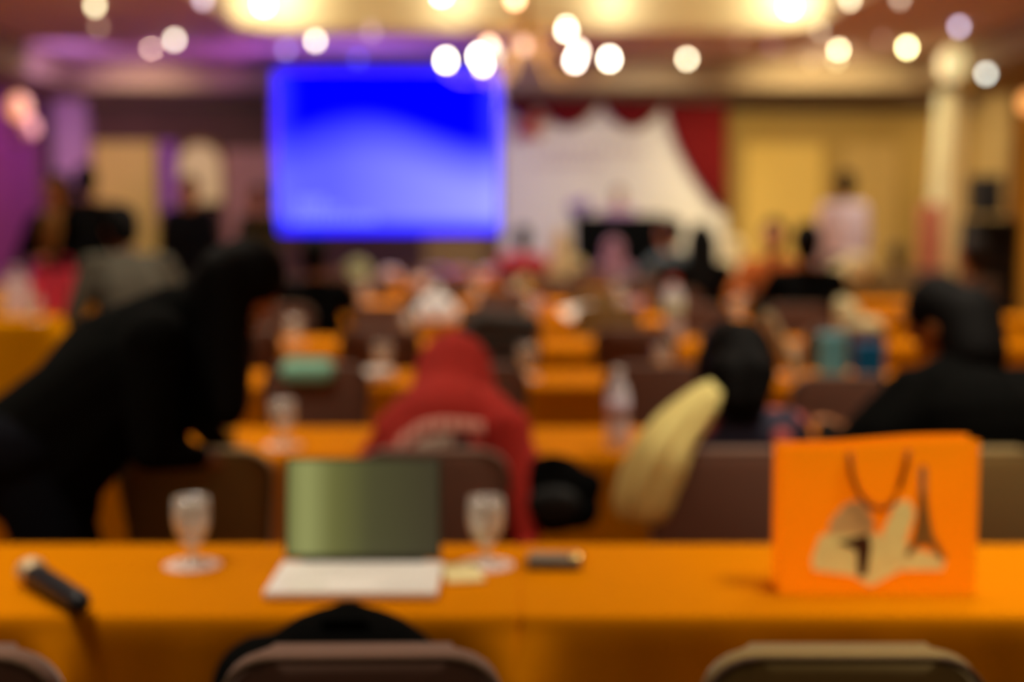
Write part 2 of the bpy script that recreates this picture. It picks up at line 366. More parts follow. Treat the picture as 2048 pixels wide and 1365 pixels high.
# pale lettering at lower left of the slide
b = nb()
def slidebox(px0, py0, px1, py1, k):
    A, B = at(px0, py0, 15), at(px1, py1, 15); n = k
    for i in range(n):
        w_ = (B.x-A.x)/n; box(b, (A.x+w_*(i+.5)-sc.location.x, -.02, (A.z+B.z)/2-zb), (w_*.72, .004, (A.z-B.z)))
slidebox(592, 396, 650, 410, 4); slidebox(586, 430, 752, 446, 11); slidebox(592, 412, 680, 424, 6)
obj('slide_lettering', b, glow('slide_text', (140, 148, 255), 1.0, 0), sc)
b = nb()
for s in (-1, 1): tube(b, [(s*W/2*.8, .03, Hh), (s*W/2*.8, .03, ZC-zb)], .012)
obj('hanging_rod', b, M['blackp'], sc)
# ------------------------------------------------------------------ ceiling lamps
def warm(n, rgb, s): return glow(n, rgb, s)
GL = {}
def gm(rgb, s):
    k = (rgb, s)
    if k not in GL: GL[k] = glow('lamp_glow', rgb, s)
    return GL[k]
lamp_specs = [ # px, py, rgb, strength
 (190, 14, (255, 240, 190), 9), (197, 56, (220, 180, 150), 2.2), (349, 82, (255, 240, 215), 12), (303, 98, (210, 150, 200), 2.0), (474, 62, (170, 100, 120), 1.2),
 (572, 102, (180, 170, 255), 3.5), (631, 84, (255, 240, 205), 15), (743, 68, (200, 170, 190), 2.2), (716, 120, (90, 90, 255), 3.5), (406, 2, (225, 205, 225), 5),
 (1374, 120, (255, 240, 200), 22), (1479, 86, (190, 150, 120), 1.3), (1545, 96, (170, 130, 160), 1.5), (1640, 64, (230, 215, 180), 3), (1677, 101, (245, 240, 200), 9), (1673, 122, (220, 205, 150), 4),
 (1624, 126, (170, 130, 80), 1.6), (1765, 82, (180, 140, 130), 1.8), (1814, 97, (255, 240, 170), 35), (1918, 56, (215, 205, 245), 6), (1800, 0, (215, 195, 170), 4), (1972, 150, (235, 240, 225), 11),
 (1700, 2, (255, 235, 190), 8)]
words = ['first', 'second', 'third', 'fourth', 'fifth', 'sixth', 'seventh', 'eighth', 'ninth', 'tenth', 'eleventh', 'twelfth', 'thirteenth', 'fourteenth', 'fifteenth', 'sixteenth', 'seventeenth', 'eighteenth', 'nineteenth', 'twentieth', 'twenty-first', 'twenty-second', 'twenty-third', 'twenty-fourth', 'twenty-fifth', 'twenty-sixth', 'twenty-seventh', 'twenty-eighth', 'twenty-ninth', 'thirtieth', 'thirty-first', 'thirty-second', 'thirty-third', 'thirty-fourth', 'thirty-fifth', 'thirty-sixth']
def lampname(rgb, s):
    r, g, bl = rgb
    tone = 'bluish' if bl > r+10 else ('lilac' if bl > g+5 and bl >= r-30 else ('yellowish' if bl < 195 and g > 150 else ('rosy' if g < 170 else 'warm white')))
    return ('dazzling ' if s >= 15 else 'bright ' if s >= 8 else 'soft ' if s >= 3 else 'faint ') + tone
lamp_specs.sort()
ring_b = nb(); lathe(ring_b, [(.034, .0), (.06, -.002), (.062, .012), (.034, .012)], 20); ring_me = None
for i, (px, py, rgb, s) in enumerate(lamp_specs):
    zc = ZC - .05; p = on(px, py, zc)
    if p.y > 15.9: p = at(px, py, 15.85)
    if px > 1950: p = on(px, py, ZS-.05)
    top = ZS if px > 1950 else ZC
    t = thing('ceiling_spotlight', f'{lampname(rgb, s)} ceiling spotlight, {words[i]} from the left', 'ceiling lamp', p, 0, 'small round ceiling spotlights')
    if ring_me is None:
        o = obj('trim_ring', ring_b, M['white'], t, True); ring_me = o.data
    else: o = obj('trim_ring', ring_me, None, t)
    o.location = (0, 0, top-p.z-.012)
    b = nb(); cap(b, (0, 0, 0), (0, 0, top-p.z), .025, .025, 12, 3); obj('bulb', b, gm(rgb, s), t, True)
# chandelier
ch_c = at(1052, 70, 10.0)
ch = thing('chandelier', 'branching chandelier of clustered glowing bulbs under the ceiling recess', 'chandelier', (ch_c.x, 10.0, 0))
bulbs = [(892, 120, 9.8, (255, 240, 200), 28), (958, 112, 9.6, (255, 246, 225), 28), (964, 128, 9.9, (255, 240, 205), 22), (978, 92, 10.3, (255, 205, 170), 9), (1045, 72, 10.5, (255, 225, 195), 13), (1048, 90, 9.5, (235, 190, 170), 3), (1133, 58, 10.4, (255, 240, 205), 28), (1150, 120, 9.6, (255, 232, 215), 22),
 (1157, 102, 9.9, (255, 225, 200), 14), (1219, 117, 10.0, (255, 240, 210), 28), (990, 108, 9.4, (225, 215, 205), 3), (1030, -4, 10.5, (255, 190, 140), 14), (883, -12, 10.2, (255, 245, 215), 26)]
b = nb(); tube(b, [(0, 0, 2.62), (0, 0, 3.95)], .015); lathe(b, [(.01, 2.55), (.05, 2.6), (.02, 2.66), (.05, 2.8), (.02, 2.9), (.015, 3.0)], 16)
obj('stem', b, M['gold'], ch, True)
b = nb(); lathe(b, [(.02, 3.88), (.1, 3.91), (.1, 3.95)], 20); obj('ceiling_rose', b, M['gold'], ch, True)
b = nb(); tube(b, [(.38*math.cos(a*PI/12), .38*math.sin(a*PI/12), 2.8) for a in range(24)], .01, 8, True); obj('ring', b, M['gold'], ch, True)
for px, py, Y, rgb, s in bulbs:
    p = at(px, py, Y) - V((ch_c.x, 10.0, 0))
    b = nb(); tube(b, [(0, 0, 2.78), (p.x*.5, p.y*.5, min(2.72, p.z-.14)), (p.x*.85, p.y*.85, p.z-.15), (p.x, p.y, p.z-.1), (p.x, p.y, p.z-.03)], .007, 8)
    a_ = obj('arm', b, M['gold'], ch, True)
    b = nb(); cap(b, p-V((0, 0, .01)), p+V((0, 0, .012)), .032, .026); obj('bulb', b, gm(rgb, s), a_, True)
# cove bulbs inside the coffer
for i, (px, py, s) in enumerate(((527, 8, 30), (1580, 12, 30))):
    p = at(px, py, 12.9); t = thing('cove_lamp', 'dazzling lamp inside the ceiling recess, toward its ' + ('left' if i == 0 else 'right') + ' rounded corner', 'ceiling lamp', p, 0, 'lamps inside the ceiling recess')
    b = nb(); cap(b, (0, 0, -.01), (0, 0, .03), .04, .035); obj('bulb', b, gm((255, 244, 205), s), t, True)
    b = nb(); tube(b, [(0, 0, .04), (0, 0, 3.95-p.z)], .012); obj('stem', b, M['white'], t)
# wall lamps
def sconce(p, label, rgb, s, r=.09, side=-1):
    t = thing('wall_lamp', label, 'wall lamp', p)
    b = nb(); ell(b, (0, 0, 0), (r, r, r*1.25)); obj('shade', b, glow('sconce_glow', rgb, s), t, True)
    b = nb(); tube(b, [(0, 0, -r*1.2), (0, 0, -r*1.7), (side*.1, 0, -r*1.9), (side*.16, 0, -r*1.4)], .012); box(b, (side*.17, 0, -r*1.2), (.02, .08, .16)); obj('bracket', b, M['gold'], t)
sconce(at(38, 215, 14.6), 'orange glowing wall lamp in front of the magenta curtain', (255, 166, 92), 1.25, .11)
sconce(at(36, 248, 14.6)+V((.02, .3, -.02)), 'dim peach wall lamp just below and behind the orange one', (220, 130, 80), .45, .08)
sconce(at(1905, 128, 14.2), 'soft cream globe lamp above the pale pilaster near the soffit', (240, 224, 160), .9, .14, 1)
sconce(at(2056, 205, 15.5), 'orange wall lamp cut by the frame edge on the golden curtain', (255, 170, 90), 1.8, .09, 1)
sconce(at(2046, 533, 9.2), 'pale yellow table lamp globe cut by the frame edge above the orange tables', (240, 200, 120), 1.0, .065, 1) if False else None
# ------------------------------------------------------------------ furniture
CHW = .41
def make_chair(mt, name='banquet_chair'):
    t = thing(name, 'x', 'chair')
    b = nb(); box(b, (0, .20, .435), (CHW-.01, .40, .075), bev=.03, seg=3); obj('seat', b, mt, t, True)
    b = nb(); prism(b, rrect(CHW, 0, .40, .075, .025), -.034, .034, .03)
    for v in b.verts:
        z = v.co.z; v.co = V((v.co.x, v.co.y - .02 + .06*((.4-z)/.4) - .015*math.sin(PI*(v.co.x/CHW+.5))*.6, z+.45))
    bk = obj('backrest', b, mt, t, True)
    b = nb(); tube(b, [(x*.985, -.055+.06*((.4-z)/.4), z+.45) for x, z in rrect(CHW, 0.01, .395, .075, .025)], .006, 6, True); obj('piping', b, M['piping'], bk, True)
    for sx in (-1, 1):
        b = nb(); tube(b, [(sx*.17, .37, .42), (sx*.185, .385, 0)], .012); obj('leg', b, M['metal_dark'], t, True)
        b = nb(); tube(b, [(sx*.175, .055, .50), (sx*.18, .02, .42), (sx*.185, -.03, 0)], .012); obj('leg', b, M['metal_dark'], t, True)
    b = nb(); tube(b, [(-.17, .37, .39), (.17, .37, .39), (.17, .03, .39), (-.17, .03, .39)], .01, 8, True); obj('seat_frame', b, M['metal_dark'], t, True)
    return t
CW = 1.79
def cloth_mesh(w=CW, d=.52, z1=.756, z0=.02, seed=0):
    rnd = random.Random(seed); b = nb(); per = []; r = .015
    def seg(x0, y0, x1, y1, nx, ny, n):
        for i in range(n): per.append((x0+(x1-x0)*i/n, y0+(y1-y0)*i/n, nx, ny))
    seg(-w/2, -d/2, w/2, -d/2, 0, -1, 72); seg(w/2, -d/2, w/2, d/2, 1, 0, 22); seg(w/2, d/2, -w/2, d/2, 0, 1, 72); seg(-w/2, d/2, -w/2, -d/2, -1, 0, 22)
    n = len(per); ph = [rnd.uniform(0, 6.28) for _ in range(4)]
    levels = [(0, z1, .0), (.006, z1-.004, 0), (.010, z1-.02, .0)] + [(.012+.004*q, z1-.02-(z1-.02-z0)*q, q) for q in (.03, .06, .1, .15, .22, .35, .5, .65, .8, 1)]
    L = []
    for off, z, f in levels:
        row = []
        for i, (x, y, nx, ny) in enumerate(per):
            fold = f**.7*(.010*math.sin(x*22+ph[0])+.007*math.sin(x*47+ph[1])) if ny else f**.7*.004*math.sin(y*40)
            cd_ = min(math.hypot(x-sx*w/2, y-sy*d/2) for sx in (-1, 1) for sy in (-1, 1)); cr = min(1, f*6)*.085*(1+.5*f)*math.exp(-(cd_/.06)**2)
            if seed == 1 and ny < 0: fold += min(1, f*6)*.065*math.exp(-((x-.06-.1*f)/.035)**2)
            ox, oy = nx*(off+max(fold, -.008)), ny*(off+max(fold, -.008))
            if cd_ < .2 and f > 0: ox += math.copysign(cr*.25, x); oy += math.copysign(cr, y)
            row.append(b.verts.new((x+ox, y+oy, z)))
        L.append(row)
    for A, B in zip(L, L[1:]):
        for i in range(n): b.faces.new((A[i], A[(i+1) % n], B[(i+1) % n], B[i]))
    b.faces.new(L[0]); me = bpy.data.meshes.new('tablecloth'); bmesh.ops.recalc_face_normals(b, faces=b.faces[:]); b.to_mesh(me); b.free()
    for p in me.polygons: p.use_smooth = len(p.vertices) == 4
    return me
def make_table():
    t = thing('banquet_table', 'x', 'table')
    b = nb(); box(b, (0, 0, .735), (1.75, .49, .03), bev=.006); obj('tabletop', b, M['wood'], t)
    for sx in (-1, 1):
        for sy in (-1, 1):
            b = nb(); tube(b, [(sx*.75, sy*.18, .72), (sx*.75, sy*.19, 0)], .014); obj('leg', b, M['metal_dark'], t, True)
    return t
ROWF = [2.42, 4.02, 5.62, 7.22, 8.82, 10.42, 12.02, 13.62]
rown = ['nearest', 'second', 'third', 'fourth', 'fifth', 'sixth', 'seventh', 'eighth']
colX = [-.885, .915, 2.715]
cms = [cloth_mesh(seed=i) for i in range(3)]
for m_ in cms: m_.materials.append(M['cloth'])
cmy = cloth_mesh(seed=9); cmy.materials.append(M['cloth_y'])
tb = make_table(); tb_tree = tree(tb); first = True
TZ = .756
for r, yf in enumerate(ROWF):
    xs = [(x, 'centre') for x in colX]
    if r in (0,): xs = [(x-.0, 'centre') for x in colX[:2]] + [(-2.685, 'centre')]
    if r in (4, 5, 6): xs += [(-3.80, 'left')]
    xs = sorted(xs); names = ['leftmost', 'second from the left', 'third from the left', 'fourth from the left', 'rightmost']
    for i, (x, blk) in enumerate(xs):
        o_ = names[i] if i < len(xs)-1 else 'rightmost'
        lab = f'long table under orange cloth, {o_} in the {rown[r]} row'
        if first: tb['label'] = lab; tb['group'] = 'long banquet tables'; tb.location = (x, yf+.25, 0); first = False
        else: dup(tb, tb_tree, (x, yf+.25, 0), 0, lab, 'long banquet tables')
        cm = cmy if blk == 'left' else cms[(r+i) % 3]
        c = bpy.data.objects.new('tablecloth', cm); C.objects.link(c); c.location = (x, yf+.26, 0)
        prop(c, f'orange cloth draped over the {o_} table of the {rown[r]} row', 'tablecloth', 'orange cloths on the long tables')
ch_m, ch_o = make_chair(M['mauve']), make_chair(M['olive'])
tm, to = tree(ch_m), tree(ch_o); used = set()
def chair(r, px, kind='m', dy=0, extra=None, rz=0):
    yb = ROWF[r]-.40+dy; x = (px-CX)*(yb)/F
    return (r, x, yb, kind, extra, rz)
chairs = [ (0, X(-180, 1.96), 1.96, 'm', None, 0), (0, X(718, 1.96), 1.96, 'm', 'below a black bag', .02), (0, X(1695, 1.96), 1.96, 'o', None, 0)]
for r, lst in {1: [(390, 'o'), (865, 'm'), (1452, 'm'), (1950, 'o')], 2: [(632, 'm'), (950, 'm'), (1315, 'm'), (1690, 'm'), (2060, 'm')], 3: [(480, 'm'), (760, 'm'), (1000, 'm'), (1268, 'm'), (1480, 'm'), (1690, 'm')],
      4: [(560, 'm'), (770, 'm'), (985, 'm'), (1215, 'o'), (1400, 'm'), (1600, 'm')], 5: [(610, 'm'), (860, 'm'), (1010, 'm'), (1190, 'o'), (1350, 'm'), (1560, 'm'), (1940, 'm')],
      6: [(600, 'm'), (740, 'm'), (900, 'm'), (1120, 'm'), (1290, 'm'), (1470, 'm'), (1700, 'o'), (1800, 'o')], 7: [(660, 'm'), (850, 'm'), (1040, 'm'), (1180, 'm'), (1340, 'm'), (1560, 'o'), (1760, 'o'), (1860, 'm')]}.items():
    for px, k in lst: chairs.append(chair(r, px, k))
byrow = {}
for c in chairs: byrow.setdefault(c[0], []).append(c)
CHX = {}
for r, lst in byrow.items():
    lst.sort(key=lambda c: c[1])
    for i, (_, x, yb, k, ex, rz) in enumerate(lst):
        colr = 'mauve-lit brown' if k == 'm' else 'olive-lit brown'  # chair tint stands for the hue of the light on it
        lab = f'{colr} padded banquet chair, {words[i]} from left in {rown[r]} row' + (', ' + ex if ex else '')
        src, tr = (ch_m, tm) if k == 'm' else (ch_o, to)
        if k not in used:
            used.add(k); src.location = (x, yb, 0); src.rotation_euler = (0, 0, rz); src['label'] = lab; src['group'] = 'padded banquet chairs'
        else:
            o = dup(src, tr, (x, yb, 0), rz, lab, 'padded banquet chairs')
            if r >= 2 and not (r == 2 and x > 1): o.scale = (1, 1, 1.05)
# ------------------------------------------------------------------ small table things
def goblet():
    t = thing('water_goblet', 'x', 'glass')
    b = nb(); lathe(b, [(.034, 0), (.034, .003), (.012, .008), (.007, .02), (.007, .035), (.016, .042), (.030, .06), (.038, .085), (.039, .11), (.036, .14), (.0345, .14), (.0375, .11), (.036, .085), (.028, .062), (.012, .046), (.001, .044)], 28)
    obj('bowl', b, M['glass'], t, True)
    b = nb(); lathe(b, [(.001, .047), (.012, .048), (.027, .063), (.034, .08), (.034, .081), (.001, .081)], 24); obj('water', b, M['glass'], t, True)
    return t
def doily():
    b = nb(); n = 32; pts = [((.056+.004*math.cos(i*PI)) , i*2*PI/n) for i in range(n)]
    lo_ = [b.verts.new((r*math.cos(a), r*math.sin(a), 0)) for r, a in pts]; hi_ = [b.verts.new((r*math.cos(a), r*math.sin(a), .003)) for r, a in pts]
    b.faces.new(lo_[::-1]); b.faces.new(hi_)
    for i in range(n): b.faces.new((lo_[i], lo_[(i+1) % n], hi_[(i+1) % n], hi_[i]))
    return obj('paper_coaster', b, M['pinkw'])
gob = goblet(); gtree = tree(gob); dl = doily(); gfirst = True
gobs = [ # px, py of the base, row, description
 (385, 1132, 'beside the laptop on its left', 1), (972, 1132, 'between the laptop and the small grey case', 1), (567, 893, 'alone on the second row', 1), (765, 752, 'next to the white folded napkin', 1),
 (588, 690, 'above the teal towel', 1), (650, 640, 'on the fifth row, first from the left', 1), (728, 605, 'left of the white napkin pile', 1), (818, 676, 'left of the red hood on the fourth row', 1),
 (1055, 757, 'right of the red hood', 1), (1326, 757, 'beneath the tall red-capped bottle', 1), (1583, 752, 'right of the long black hair', 1), (1062, 638, 'on the fifth row right of the dark coat', 1),
 (1030, 603, 'on the sixth row above the dark coat', 1), (765, 575, 'on the seventh row near the green cap', 1), (955, 605, 'right of the white napkin pile', 1), (1246, 636, 'on the fifth row right of the tilted paper', 1), (72, 640, 'on the amber cloth at the far left', 1), (1475, 640, 'on the fifth row below the cream headscarf', 1),
 (1235, 605, 'left of the red-capped bottle', 1), (1660, 583, 'on the seventh row below the standing man', 1)]
def ontable(px, py):   # snap to the nearest table row, keeping the bearing
    q = on(px, py, TZ); yf = min(ROWF, key=lambda v: abs(v+.25-q.y)); Y = min(max(q.y, yf+.09), yf+.43)
    return V((at(px, py, Y).x, Y, TZ))
for px, py, d, k in gobs:
    p = ontable(px, py)
    if gfirst: g = gob; g['label'] = 'clear stemmed water goblet ' + d; g['group'] = 'stemmed water goblets'; g.location = p + V((0, 0, .003)); c = dl; gfirst = False
    else: g = dup(gob, gtree, p + V((0, 0, .003)), 0, 'clear stemmed water goblet ' + d, 'stemmed water goblets'); c = dl.copy(); C.objects.link(c)
    c.location = p; prop(c, 'pinkish white paper coaster under the goblet ' + d, 'coaster', 'round paper coasters')
def bottle(p, h, r, label, capm, wrap):
    t = thing('water_bottle', label, 'bottle', p)
    b = nb(); lathe(b, [(r*.9, 0), (r, h*.02), (r, h*.3), (r*.93, h*.36), (r, h*.42), (r, h*.66), (r*.8, h*.78), (r*.4, h*.88), (r*.36, h*.93), (.001, h*.93)], 24); obj('body', b, M['plastic'], t, True)
    b = nb(); lathe(b, [(r*.42, h*.92), (r*.42, h), (.001, h)], 20); obj('cap', b, capm, t, True)
    b = nb(); lathe(b, [(r*1.015, h*.42), (r*1.015, h*.64)], 24); obj('label_band', b, wrap, t, True)
bottle(ontable(1235, 905), .25, .036, 'clear plastic water bottle with white cap on the second row', M['white'], M['lav'])
bottle(ontable(1345, 694), .36, .056, 'tall plastic bottle with a red cap and pale green wrapper on the fourth row', M['redcap'], mat('wrapper', (206, 204, 160), .6))
bottle(ontable(1590, 700)+V((-.9, 1.6, 0)), .22, .033, 'small clear bottle with lilac band on the fifth row', M['lilac'], M['lilac']) if False else None
def softthing(name, label, cat, p, parts, mt, vox=.008, group=None):
    b = nb()
    for q in parts:
        if q[0] == 'e': ell(b, V(q[1]), q[2])
        else: cap(b, V(q[1]), V(q[2]), q[3], q[4])
    o = obj(name, remesh(name, b, vox, 2), mt, None, True, p); return prop(o, label, cat, group)
# laptop
lp = on(700, 1204, TZ); t = thing('laptop', 'open silver laptop with a greenish reflection coloured into its screen on the nearest table', 'laptop', (lp.x, lp.y, TZ), .0)
LW, LD = .325, .225
b = nb(); box(b, (0, LD/2, .011), (LW, LD, .016), bev=.005); base = obj('base', b, M['silver'], t)
b = nb()
for j in range(5):
    for i in range(14): box(b, (-.14+i*.0215, .10+j*.021, .0205), (.0185, .018, .003))
obj('keyboard', b, M['keys'], base)
b = nb(); box(b, (0, .045, .0195), (.095, .06, .001)); obj('touchpad', b, M['keys'], base)
R = Matrix.Rotation(math.radians(-9), 3, 'X'); hy = LD
def lidp(x, y, z): return V((0, hy, .02)) + R @ V((x, y, z))
b = nb(); box(b, lidp(0, 0, .105), (.318, .008, .205), R, bev=.003); lid = obj('lid', b, M['shell'], t)
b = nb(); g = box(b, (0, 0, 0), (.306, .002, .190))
scr = obj('display', b, ramp_emit('green_reflection_display', [(0, (122, 124, 68)), (.12, (160, 162, 98)), (.3, (112, 112, 58)), (.55, (78, 76, 44)), (1, (62, 56, 36))], 'X', .8, -.153, .153), lid)  # green gradient paints a reflection into the screen's emission
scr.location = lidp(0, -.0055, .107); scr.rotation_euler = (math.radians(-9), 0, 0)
b = nb(); cap(b, (-.12, hy, .018), (.12, hy, .018), .008, .008); obj('hinge', b, M['shell'], t, True)
# microphone
p0, p1 = on(55, 1140, TZ+.03), on(158, 1200, TZ+.03)
t = thing('microphone', 'black handheld microphone with pale round head lying on the nearest table', 'microphone', (0, 0, 0)); t.location = (p0.x, p0.y, TZ+.002)
d = (p1-p0); d.z = 0; d2 = d.normalized(); L_ = d.length
b = nb(); cap(b, d2*.055+V((0, 0, .026)), d2*L_+V((0, 0, .024)), .024, .021, 20); obj('body', b, mat('mic_body', (34, 36, 42), .4), t, True)
b = nb(); ell(b, d2*.02+V((0, 0, .028)), (.03, .03, .028)); obj('head_grille', b, mat('grille', (200, 176, 140), .5, .4, scale=300, var=.3), t, True)
# napkin / note pad / small case
def flat(name, label, cat, c, w, d_, h, mt, rz=0, group=None):
    b = nb(); box(b, (0, 0, h/2), (w, d_, h), bev=min(h*.3, .004)); o = obj(name, b, mt, None, False, c); o.rotation_euler = (0, 0, rz); return prop(o, label, cat, group)
flat('note_pad', 'cream note pad partly under the paper coaster beside the laptop', 'note pad', on(925, 1150, TZ), .075, .13, .006, mat('cream_pad', (238, 222, 160), .7, var=.03), .15)
pc_ = on(1108, 1135, TZ); t = thing('gadget_case', 'small dark grey flat case with shiny round end on the nearest table', 'case', pc_, -.05)
b = nb(); box(b, (0, 0, .013), (.11, .07, .022), bev=.008, seg=3); obj('body', b, mat('case_shell', (96, 84, 66), .5), t, True)
b = nb(); ell(b, (.045, -.005, .02), (.018, .02, .014)); obj('clasp', b, mat('pale_metal', (220, 190, 120), .15, 1), t, True)
# orange paper bag
bl, br = on(1562, 1188, TZ), on(1950, 1188, TZ); BW = br.x-bl.x; BD = .09; BH = .282
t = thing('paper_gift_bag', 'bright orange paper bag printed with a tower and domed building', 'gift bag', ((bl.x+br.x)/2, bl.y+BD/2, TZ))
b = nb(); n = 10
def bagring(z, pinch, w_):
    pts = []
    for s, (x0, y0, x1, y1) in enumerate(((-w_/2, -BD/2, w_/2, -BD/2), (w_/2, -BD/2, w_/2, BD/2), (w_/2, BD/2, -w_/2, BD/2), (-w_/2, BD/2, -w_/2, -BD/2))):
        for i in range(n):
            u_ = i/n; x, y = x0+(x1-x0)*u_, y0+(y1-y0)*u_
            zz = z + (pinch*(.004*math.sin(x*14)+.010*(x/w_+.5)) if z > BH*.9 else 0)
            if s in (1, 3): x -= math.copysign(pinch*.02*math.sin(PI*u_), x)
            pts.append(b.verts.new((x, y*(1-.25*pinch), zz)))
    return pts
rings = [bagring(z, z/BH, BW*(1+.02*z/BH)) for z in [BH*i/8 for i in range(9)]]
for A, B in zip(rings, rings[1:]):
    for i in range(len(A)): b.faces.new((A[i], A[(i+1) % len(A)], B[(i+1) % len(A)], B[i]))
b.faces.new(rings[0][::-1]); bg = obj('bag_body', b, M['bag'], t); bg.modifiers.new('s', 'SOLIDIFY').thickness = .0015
def fy(z): return -BD/2*(1-.25*z/BH)-.002
def face(px, py):   # photo point -> bag face x,z
    q = at(px, py, bl.y+.004); return (q.x-t.location.x, q.z-TZ)
def printed(name, poly, mt, lift=0):
    b = nb(); pts = [face(*p) for p in poly]
    a = [b.verts.new((x, fy(z)-.0008-lift, z)) for x, z in pts]; b.faces.new(a)
    r = bmesh.ops.extrude_face_region(b, geom=b.faces[:]); 
    for v in [g for g in r['geom'] if isinstance(g, bmesh.types.BMVert)]: v.co.y += .0006
    obj(name, b, mt, t)
printed('printed_ground', [(1622, 1118), (1640, 1070), (1700, 1062), (1790, 1072), (1832, 1100), (1890, 1112), (1884, 1140), (1800, 1140), (1740, 1172), (1700, 1150), (1625, 1140)], M['artc'])
printed('printed_dome', [(1655, 1068), (1660, 1040), (1690, 1008), (1712, 1000), (1736, 1015), (1748, 1045), (1745, 1070)], M['artg'], .0006)
printed('printed_palm', [(1770, 1120), (1765, 1060), (1790, 1010), (1815, 998), (1830, 1025), (1812, 1080), (1800, 1130)], M['artc'], .0006)
printed('printed_arch', [(1672, 1085), (1735, 1068), (1742, 1090), (1732, 1150), (1714, 1152), (1712, 1100)], mat('print_dark', (92, 56, 26), .7), .0012)
printed('printed_tower', [(1842, 932), (1850, 932), (1856, 1010), (1866, 1070), (1892, 1116), (1880, 1120), (1858, 1092), (1836, 1092), (1818, 1112), (1808, 1108), (1828, 1068), (1836, 1010)], M['artk'], .0012)
printed('printed_tower', [(1838, 935), (1854, 935), (1853, 990), (1839, 990)], mat('print_rose', (196, 150, 96), .7), .0018)
b = nb(); q = [face(*p) for p in ((1698, 905), (1703, 950), (1715, 985), (1740, 1012), (1765, 1018), (1785, 1005), (1800, 970), (1812, 930), (1816, 900))]
tube(b, [(x, fy(z)-.006, z) for x, z in q], .006, 8); obj('handle', b, M['bagd'], t, True)
b = nb(); tube(b, [(x, BD/2*.75+.006, z) for x, z in q], .005, 8); obj('handle', b, M['bagd'], t, True)
# things on the further tables
flat('teal_cap_stub', '', '', (0, 0, 0), .1, .1, .1, M['teal']) if False else None
pt = at(615, 745, 5.17); softthing('folded_towel', 'teal green folded towel hung over a chair back in the third row', 'towel', pt, [('c', (-.075, 0, 0), (.075, 0, 0), .032, .032), ('c', (-.07, .02, .02), (.07, .02, .02), .03, .03), ('c', (-.07, -.01, -.02), (.07, -.01, -.02), .02, .02)], M['teal'])
softthing('folded_napkin', 'white folded napkin lying on the third row left of the red hood', 'napkin', ontable(745, 768), [('c', (-.07, 0, .02), (.05, .02, .03), .022, .03), ('c', (-.02, .05, .03), (.07, .06, .04), .03, .02)], M['white'])
softthing('napkin_pile', 'faintly self-lit white pointed napkin pile on the fifth row above the red hood', 'napkin', ontable(872, 646), [('c', (-.10, 0, .05), (.10, 0, .05), .05, .05), ('c', (-.05, 0, .1), (.06, 0, .1), .06, .05), ('c', (0, 0, .14), (.01, 0, .22), .05, .02)], mat('linen_added_glow', (255, 250, 240), .7, emit=.18), .01)  # slight emission brightens the linen, which gives no light of its own
t_ = flat('paper_sheet', 'white paper sheaf tilted up on the fifth row', 'paper', ontable(1160, 634)+V((0, 0, .03)), .24, .2, .012, M['white'], .3); t_.rotation_euler = (math.radians(14), math.radians(-9), .3)
flat('carton', 'light blue upright carton on the third row', 'carton', ontable(1663, 770), .11, .05, .21, M['blue1'], .1)
flat('carton', 'deep blue carton beside the light blue one', 'carton', ontable(1737, 772), .12, .06, .17, M['blue2'], -.1)
softthing('plush_bundle', 'cream crumpled cloth bundle behind the two blue cartons', 'bundle', ontable(1705, 690), [('e', (0, 0, .08), (.10, .07, .08)), ('e', (-.03, 0, .16), (.07, .06, .08)), ('e', (.10, .0, .08), (.07, .06, .07)), ('e', (-.06, 0, .21), (.04, .04, .05))], M['cream'], .012)
o = softthing('rolled_paper', 'cream rolled paper leaning beside the goblet right of the long black hair', 'paper roll', ontable(1597, 762)+V((0, .06, 0)), [('c', (0, 0, .035), (-.12, .04, .26), .03, .03)], mat('roll', (186, 170, 130), .8))
softthing('canvas_tote', 'cream rounded tote bag on the seventh row below the standing man', 'bag', ontable(1692, 578), [('e', (0, 0, .12), (.2, .1, .13)), ('e', (.08, 0, .2), (.16, .08, .12))], M['cream'], .02)
def shopping_bag(label, p, w_, d_, h, mt, rz=0):
    t = thing('shopping_bag', label, 'bag', p, rz)
    b = nb(); box(b, (0, 0, h/2), (w_, d_, h), bev=.02, seg=3)
    for v in b.verts: k = v.co.z/h; v.co.y *= 1-.55*k; v.co.x *= 1+.08*k+.03*math.sin(v.co.z*30)
    obj('body', b, mt, t, True)
    for sy in (-1, 1):
        b = nb(); tube(b, [(-w_*.2, sy*d_*.2, h*.97), (-w_*.17, sy*d_*.2, h+.07), (w_*.17, sy*d_*.2, h+.07), (w_*.2, sy*d_*.2, h*.97)], .006); obj('handle', b, mt, t, True)
shopping_bag('white bag on the far left amber-covered table', ontable(34, 632), .15, .12, .26, M['lav'], .1)
shopping_bag('bright pink bag beside the white bag at far left', ontable(72, 632)+V((0, .12, 0)), .12, .10, .30, M['pink'], -.1)
shopping_bag('tall pink bag on the corner of the amber-covered table', ontable(134, 632), .13, .1, .32, M['pink'], .2)
softthing('sun_hat', 'pale green sun hat on the seventh row under the blue screen', 'cap', ontable(715, 566), [('e', (0, 0, .1), (.13, .1, .12)), ('e', (.0, -.1, .05), (.1, .1, .03))], M['green'], .015)
flat('menu_folder', 'yellow card folder standing on the second row behind the bending woman', 'folder', ontable(452, 893), .06, .04, .14, M['yellow'], .1)
